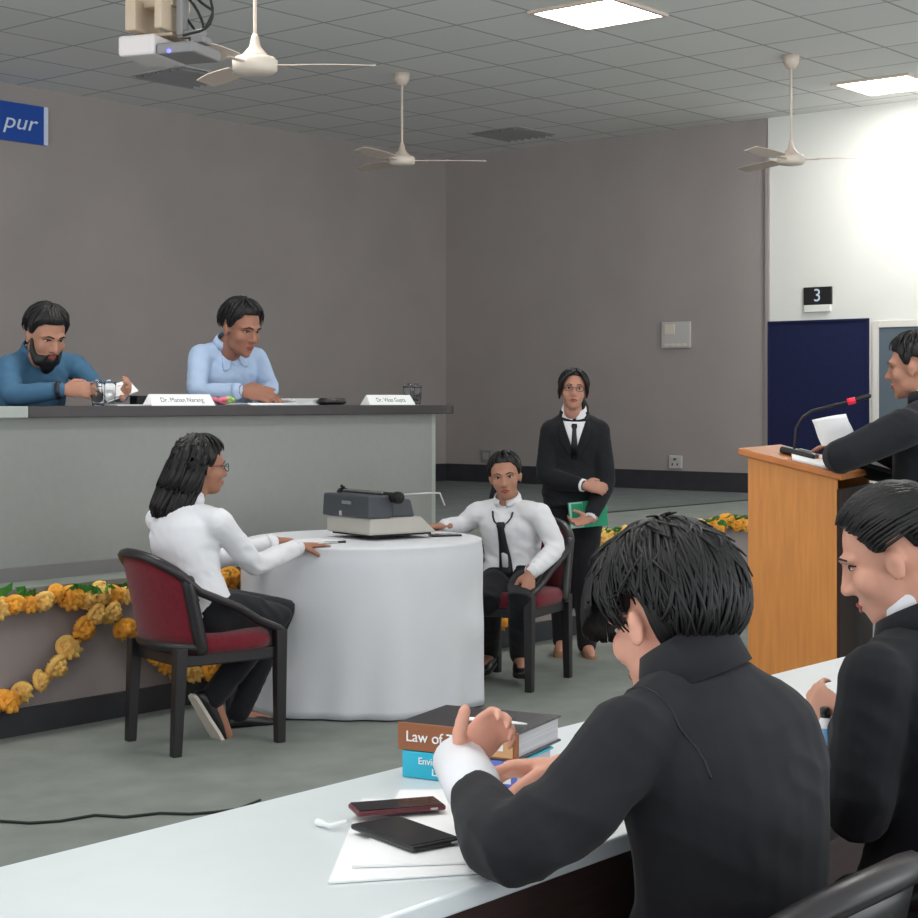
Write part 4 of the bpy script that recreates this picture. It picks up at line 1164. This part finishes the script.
# ---- C: standing woman in black suit
P = person('woman in black suit with glasses standing with folded arms and a green file', (.66, 9.36, 0), dict(
    head=W(573.5, 390, 9.33), neck=W(574.5, 416, 9.40), hip=W(574, 494, 9.42), shr=W(552, 431, 9.42), shl=W(598, 431, 9.40),
    elr=W(545, 477, 9.36), wrr=W(584, 485.5, 9.20), ell=W(606, 482, 9.36), wrl=W(590, 519, 9.17),
    knr=W(561, 566, 9.38), knl=W(585, 566, 9.36), anr=W(562, 640, 9.44), anl=W(587, 644.5, 9.37)),
    (.0, -1, 0), (-.02, -1, .10), SK_C, female=True, top='jacket', top_m=M_SUIT2, k=1.0, hk=.97, hroll=-.06, fold=.003, seed=9, standing=True,
    hands={'r': dict(d=(.85, -.1, -.12), n=(.1, .9, -.3), ts=1, curl=.5, s=.95), 'l': dict(d=(-.95, -.15, -.25), n=(.1, -.6, .75), ts=1, curl=.55, s=.92)},
    feet={'r': (-.15, -1, -.06), 'l': (.12, -1, -.06)}, shoes=M_SANDAL, lowjacket=-.20)
H = P['H']; off = P['base']; h = MB()
lim, pt = hair_cap(h, H, 50, 98, 128, 74, .014, .002, 13, 4, part=-.12)
cap_locks(h, H, lim, pt, 70, 6, .014, .0035, lift=.003)
h.tube([H @ Vector((-.03, -.09, -.02)), H @ Vector((-.07, -.085, -.09)), H @ Vector((-.078, -.05, -.16)), H @ Vector((-.075, -.03, -.22))], [.03, .03, .024, .010], 10)
for s_, w_ in ((1, 1.15), (-1, .85)):
    for q in range(5):
        h.tube([H @ Vector((-.012+s_*.01, .05-.02*q, .104-.002*q)), H @ Vector((s_*.045, .078-.022*q, .080)), H @ Vector((s_*.074, .062-.02*q, .035)), H @ Vector((s_*.081, .040-.014*q, -.012*w_)), H @ Vector((s_*.078, .020-.01*q, -.045*w_))], [.008, .011*w_, .011*w_, .009*w_, .004], 8)
h.build('hair', M_HAIR, P['t'], off=off)
glasses(P); suit_front(P, .50, .060, True)
collar_ring(P, 'shirt_collar', M_WSHIRT, .985, .058, .086, .060, open_front=.12, lift=.014, lowx=.034)
collar_ring(P, 'jacket_collar', M_SUIT2, .965, .036, .080, .070, open_front=1.0, th=.006, lift=.010)
# green file held in her hand
gf = W(588, 514, 9.27)
t = thing('green_file', 'green file with a pale sheet held by the standing woman', 'file', gf); t.rotation_euler = (.0, -.09, .10)
MB().box((0, 0, 0), (.215, .008, .145)).build('file_cover', M_GREENFILE, t, False, .002)
MB().box((-.065, -.0055, .0), (.075, .002, .139)).build('pale_sheet', M_MINT, t, False); MB().box((-.06, -.0072, .008), (.062, .0016, .112)).build('printed_panel', M_GREENFILE, t, False)

# ---- D: bearded man in teal shirt behind the judges' table
P = person('bearded man in teal shirt reading papers at the left of the judges table', (W(35, 400, 8.35).x, 8.35, SZ), dict(
    head=W(46, 334, 8.02), neck=W(34, 354, 8.12), hip=W(36, 468, 8.40), shr=W(10, 367, 8.02), shl=W(74, 366, 8.36),
    elr=W(10, 396, 7.86), wrr=W(63, 390, 7.82), ell=W(96, 389, 8.30), wrl=W(122, 394, 8.02),
    knr=W(40, 462, 8.0), knl=W(75, 462, 8.2), anr=W(50, 520, 8.0), anl=W(80, 520, 8.2)),
    (.72, -.69, 0), (.62, -.72, -.42), SK_D, 'shirt', M_TEAL, k=1.06, hk=1.14, fold=.006, foldscale=10, seed=12,
    hands={'r': dict(d=(.93, -.15, .02), n=(.1, .9, -.35), ts=1, curl=.35, s=1.05), 'l': dict(d=(.3, -.4, .25), n=(-.8, -.4, 0), ts=1, curl=.5, s=1.0)}, browdown=True, lowjacket=-.05)
H = P['H']; off = P['base']; h = MB()
lim, pt = hair_cap(h, H, 57, 92, 122, 70, .017, .002, 21, 5, topadd=.008)
cap_locks(h, H, lim, pt, 120, 7, .018, .0045, lift=.004, drift=.6)
h.build('hair', M_HAIR, P['t'], off=off)
bd = MB()
R3 = H.to_3x3()
for c, r in (((0,.047,-.090),(.054,.050,.040)), ((0,.066,-.112),(.034,.030,.034)), ((0,.060,-.13),(.026,.024,.026))): bd.ell(H @ Vector(c), r, R3)
for s_ in (-1, 1):
    bd.tube([H @ Vector((s_*.066, .012, -.02)), H @ Vector((s_*.060, .026, -.062)), H @ Vector((s_*.040, .05, -.10))], [.008, .019, .026], 8)
    bd.tube([H @ Vector((0, .099, -.053)), H @ Vector((s_*.018, .095, -.056)), H @ Vector((s_*.030, .082, -.072)), H @ Vector((s_*.03, .07, -.09))], [.005, .006, .008, .012], 6)
bm_ = remesh(bd, .006, 3, off, fold=.003, fscale=60)
link('beard', bm_, M_HAIR, P['t'])
collar_ring(P, 'collar', M_TEAL, .985, .040, .066, .058, open_front=.3)
w0, w1 = P['J']['elr']-off, P['J']['wrr']-off
c = MB(); c.tube([w0.lerp(w1, .90), w0.lerp(w1, .985)], [.044, .042], 16, round_caps=False); c.build('wrist_watch', M_WATCH, P['t'])
patch(P, 'pocket_pen', M_SILVER, [(.70, -.075, -.068), (.62, -.075, -.068)], .005, n=1)
hpz = W(118, 391, 8.0)
t = thing('held_paper', 'folded white paper held by the bearded man in teal', 'papers', hpz); t.rotation_euler = (.55, -.35, .5)
MB().box((0, 0, 0), (.16, .11, .004)).box((.0, .0, .008), (.155, .105, .003), Matrix.Rotation(.12, 3, 'Y')).build('sheet', M_PAPER, t, False)

# ---- E: man in pale blue shirt
P = person('man in pale blue shirt writing at the middle of the judges table', (W(232, 400, 9.15).x, 9.15, SZ), dict(
    head=W(241, 327, 8.90), neck=W(226, 348, 9.0), hip=W(228, 455, 9.2), shr=W(200, 356, 8.92), shl=W(256, 359, 9.18),
    elr=W(196, 394, 8.74), wrr=W(241, 391, 8.66), ell=W(270, 389, 9.1), wrl=W(262, 396, 8.88),
    knr=W(232, 450, 8.8), knl=W(262, 450, 9.0), anr=W(240, 500, 8.8), anl=W(266, 500, 9.0)),
    (.72, -.69, 0), (.68, -.62, -.32), SK_E, 'shirt', M_PBLUE, k=1.08, hk=1.20, fold=.006, foldscale=10, seed=15,
    hands={'r': dict(d=(.95, -.1, -.10), n=(.1, .85, -.45), ts=1, curl=.22, s=1.15), 'l': dict(d=(.5, -.6, -.05), n=(0, 0, -1), ts=1, curl=.3, s=1.05)}, browdown=True, lowjacket=-.05)
H = P['H']; off = P['base']; h = MB()
lim, pt = hair_cap(h, H, 52, 96, 124, 74, .016, .002, 19, 6, topadd=.006)
cap_locks(h, H, lim, pt, 120, 8, .018, .0045, lift=.005, drift=.5)
h.build('hair', M_HAIR, P['t'], off=off)
collar_ring(P, 'collar', M_PBLUE, .985, .050, .070, .060, open_front=.34, flare=.006)
for s_ in (-1, 1):
    patch(P, 'collar_wing', M_PBLUE, [(.995, s_*.030, s_*.062), (.965, s_*.022, s_*.070), (.93, s_*.026, s_*.074), (.90, s_*.040, s_*.076), (.88, s_*.060, s_*.076)], .007, n=4)
patch(P, 'placket', M_PBLUE, [(.93, -.015, .015), (.6, -.015, .015), (.3, -.015, .015)], .004, n=3)
w0, w1 = P['J']['elr']-off, P['J']['wrr']-off
c = MB(); c.tube([w0.lerp(w1, .98), w0.lerp(w1, 1.03)], [.034, .033], 14, round_caps=False); c.build('bracelet', mat('dark_red_thread', (110, 40, 40), .7, .2), P['t'])

# ---- F: short haired person in the foreground
fF = Vector((-.68, .73, 0)).normalized()
P = person('short haired person in charcoal suit seated with back to us at the long table', (.40, 2.55, 0), dict(
    head=W(668, 616, 2.575), neck=W(699, 682, 2.51), hip=W(716, 985, 2.58), shr=W(759, 732, 2.64), shl=W(634, 744, 2.41),
    ell=W(508, 856, 2.31), wrl=W(461, 764, 2.58), elr=W(640, 850, 2.86), wrr=W(562, 769, 2.74),
    knr=W(640, 985, 2.92), knl=W(575, 985, 2.80), anr=W(640, 1180, 3.0), anl=W(580, 1180, 2.9)),
    fF, (-.55, .74, -.38), SK_F, 'jacket', M_SUIT, k=1.0, hk=1.03, hroll=.06, fold=.0055, foldscale=9, seed=21, voxel=.0045, bow=.045,
    hands={'l': dict(d=(.55, .15, .62), n=(.35, -.9, -.1), ts=-1, curl=.85, s=.86, thumb=1.2, tcurl=-.15), 'r': dict(d=(-.9, .05, .0), n=(-.1, -.35, -.9), ts=1, curl=.45, s=.98)}, lowjacket=-.14, shoulder_pad=.008, sleeve={'l': .66, 'r': 1.0}, sag={'l': (0, 0, -.02)}, cuffs=False)
H = P['H']; off = P['base']; h = MB()
lim, pt = hair_cap(h, H, 66, 92, 140, 78, .026, .006, 13, 7, topadd=.006)
cap_locks(h, H, lim, pt, 1100, 9, .026, .0034, over=.14, start=(0, .6), drift=.5, lift=.008)
# fringe sweeping forward and tufts over the ear and nape
rr = random.Random(11)
for i in range(300):
    az = math.radians(rr.uniform(-75, 75)); p = []
    for j in range(9):
        u = j/8; th = math.radians(20+rr.uniform(-1, 1)+ (62+12*math.cos(az)) * u)
        p.append(H @ (pt(az, th, .026+.012*math.sin(u*2.2)) + Vector((0, .022*u*u, -.010*u*u))))
    lock(h, p, rr.uniform(.0022, .004))
for i in range(320):
    az = math.radians(rr.choice((-1, 1))*rr.uniform(112, 180)); p = []
    for j in range(8):
        u = j/7; th = math.radians(70+ 76*u)
        p.append(H @ (pt(az, th, .026-.016*u*u)))
    lock(h, p, rr.uniform(.0022, .004))
rr = random.Random(31)
for i in range(140):
    az = math.radians(rr.uniform(-180, 180)); t0 = rr.uniform(5, 60); span = rr.uniform(20, 45); dz = rr.uniform(-.7, .7); up_ = rr.uniform(.006, .022); p = []
    for j in range(8):
        u = j/7; th = math.radians(min(t0+span*u, math.degrees(math.radians(lim(az)))+6))
        p.append(H @ pt(az+dz*u, th, .028+up_*u))
    lock(h, p, rr.uniform(.0018, .0032))
h.build('hair', M_HAIR, P['t'], off=off)
collar_ring(P, 'jacket_collar', M_SUIT, .945, .070, .080, .066, open_front=.75, th=.008, flare=.004, lift=.016)
seam(P, 'l'); seam(P, 'r')
collar_ring(P, 'shirt_collar', M_WSHIRT, .975, .045, .066, .060, open_front=.3)
w0, w1 = P['J']['ell']-off, P['J']['wrl']-off
c = MB(); c.tube([w0.lerp(w1, .48), w0.lerp(w1, .60), w0.lerp(w1, .72), w0.lerp(w1, 1.06)], [.032, .035, .043, .041], 18, round_caps=False); c.build('shirt_sleeve', M_WSHIRT, P['t'])

# ---- G: person with tied back hair at the right edge
P = person('person in black suit with tied back hair seated at the right edge', (.86, 2.98, 0), dict(
    head=W(896, 553, 3.02), neck=W(926, 634, 3.02), hip=W(935, 925, 3.0), shr=W(978, 690, 3.20), shl=W(879, 688, 2.90),
    ell=W(858, 820, 2.86), wrl=W(850, 722, 3.14), elr=W(900, 790, 3.40), wrr=W(855, 718, 3.38),
    knr=W(905, 900, 3.36), knl=W(862, 905, 3.2), anr=W(900, 1080, 3.4), anl=W(860, 1080, 3.3)),
    (-.70, .71, 0), (-.86, .40, -.38), SK_G, 'jacket', M_SUIT2, k=1.02, hk=1.03, fold=.005, foldscale=9, seed=25, voxel=.005, bow=.04,
    hands={'l': dict(d=(-.55, .55, .35), n=(.75, .3, -.1), ts=1, curl=.6, s=.9), 'r': dict(d=(-.7, -.3, .1), n=(0, -.3, -.9), ts=1, curl=.4, s=.9)}, lowjacket=-.14, shoulder_pad=.010, female=True, browdown=True, fsm=8)
H = P['H']; off = P['base']; h = MB()
lim, pt = hair_cap(h, H, 54, 89, 126, 70, .013, .0015, 15, 8)
rr = random.Random(4)
bun = H @ Vector((0, -.118, .045))
for i in range(700):
    az = math.radians(rr.uniform(-180, 180)); l = math.radians(lim(az))*rr.uniform(.45, .98)
    p0 = pt(az, l, .008); tgt = Vector((0, -.112, .05)); p = []
    for j in range(8):
        u = j/7; q = p0.lerp(tgt, u); dq = q-Vector((0, -.008, .02)); dq = Vector((dq.x/.088, dq.y/.109, dq.z/.102)); 
        if dq.length > 1e-4: dq.normalize()
        p.append(H @ (Vector((0, -.008, .02))+Vector((dq.x*.090, dq.y*.111, dq.z*.104))*(1 if u > .1 else .97)))
    lock(h, p, rr.uniform(.0016, .0026))
h.tube([bun, H @ Vector((0, -.15, .03)), H @ Vector((0, -.17, -.03)), H @ Vector((0, -.165, -.12))], [.026, .035, .032, .012], 12)
h.build('hair', M_HAIR, P['t'], off=off)
c = MB(); mx_ = H.to_3x3() @ Matrix.Rotation(math.pi/2, 3, 'X')
nn = 26; pts = [bun+(mx_ @ Vector((.032*math.cos(2*math.pi*i/nn), .032*math.sin(2*math.pi*i/nn), .004*math.sin(i*2.3)))) for i in range(nn+1)]
c.tube(pts, [.0155+.003*math.sin(i*1.9) for i in range(nn+1)], 9); c.build('scrunchie', M_SCRUN, P['t'], off=off)
collar_ring(P, 'shirt_collar', M_WSHIRT, .975, .066, .070, .064, open_front=.3, lift=.034)
collar_ring(P, 'jacket_collar', M_SUIT2, .945, .044, .088, .076, open_front=.6, th=.008, lift=.010)

# ---- H: speaker at the lectern
P = person('person in black suit speaking at the lectern at the right edge', (1.80, 6.38, 0), dict(
    head=W(915, 366, 6.37), neck=W(934, 407, 6.36), hip=W(914, 545, 6.38), shr=W(955, 428, 6.55), shl=W(905, 430, 6.18),
    ell=W(836, 459, 6.16), wrl=W(852, 446, 6.36), elr=W(880, 470, 6.62), wrr=W(850, 448, 6.55),
    knr=W(935, 650, 6.5), knl=W(925, 650, 6.35), anr=W(935, 752, 6.55), anl=W(925, 762, 6.4)),
    (-.93, .36, 0), (-.84, .52, -.10), SK_B, 'jacket', M_SUIT2, k=1.14, hk=1.0, fold=.004, seed=29,
    hands={'l': dict(d=(-.6, .6, .3), n=(-.5, -.6, .2), ts=1, curl=.5, s=.95), 'r': dict(d=(-.8, .1, .1), n=(0, 0, -1), ts=1, curl=.3, s=.95)}, lowjacket=-.20, shoulder_pad=.008)
H = P['H']; off = P['base']; h = MB()
lim, pt = hair_cap(h, H, 60, 92, 130, 70, .018, .003, 15, 9)
cap_locks(h, H, lim, pt, 110, 10, .019, .0045)
h.build('hair', M_HAIR, P['t'], off=off)
collar_ring(P, 'shirt_collar', M_WSHIRT, .975, .052, .070, .062, open_front=.3)
collar_ring(P, 'jacket_collar', M_SUIT2, .95, .045, .092, .074, open_front=.9, th=.006)
suit_front(P, .5, .06, True)

# ---- chairs under the two foreground people
chF = copy_tree(chA, label='maroon chair under the short haired person at the long table', loc=Vector((.30, 2.40, 0)), rz=rz_of(V))
chG = copy_tree(chA, label='black framed chair at the bottom right under the person with tied hair', loc=Vector((.67, 2.66, 0)), rz=rz_of(V))
for c_ in (chF, chG):
    for ch in c_.children:
        if ch.name.split('.')[0] == 'backrest':
            ch.material_slots[0].link = 'OBJECT'; ch.material_slots[0].material = M_BLACKPL
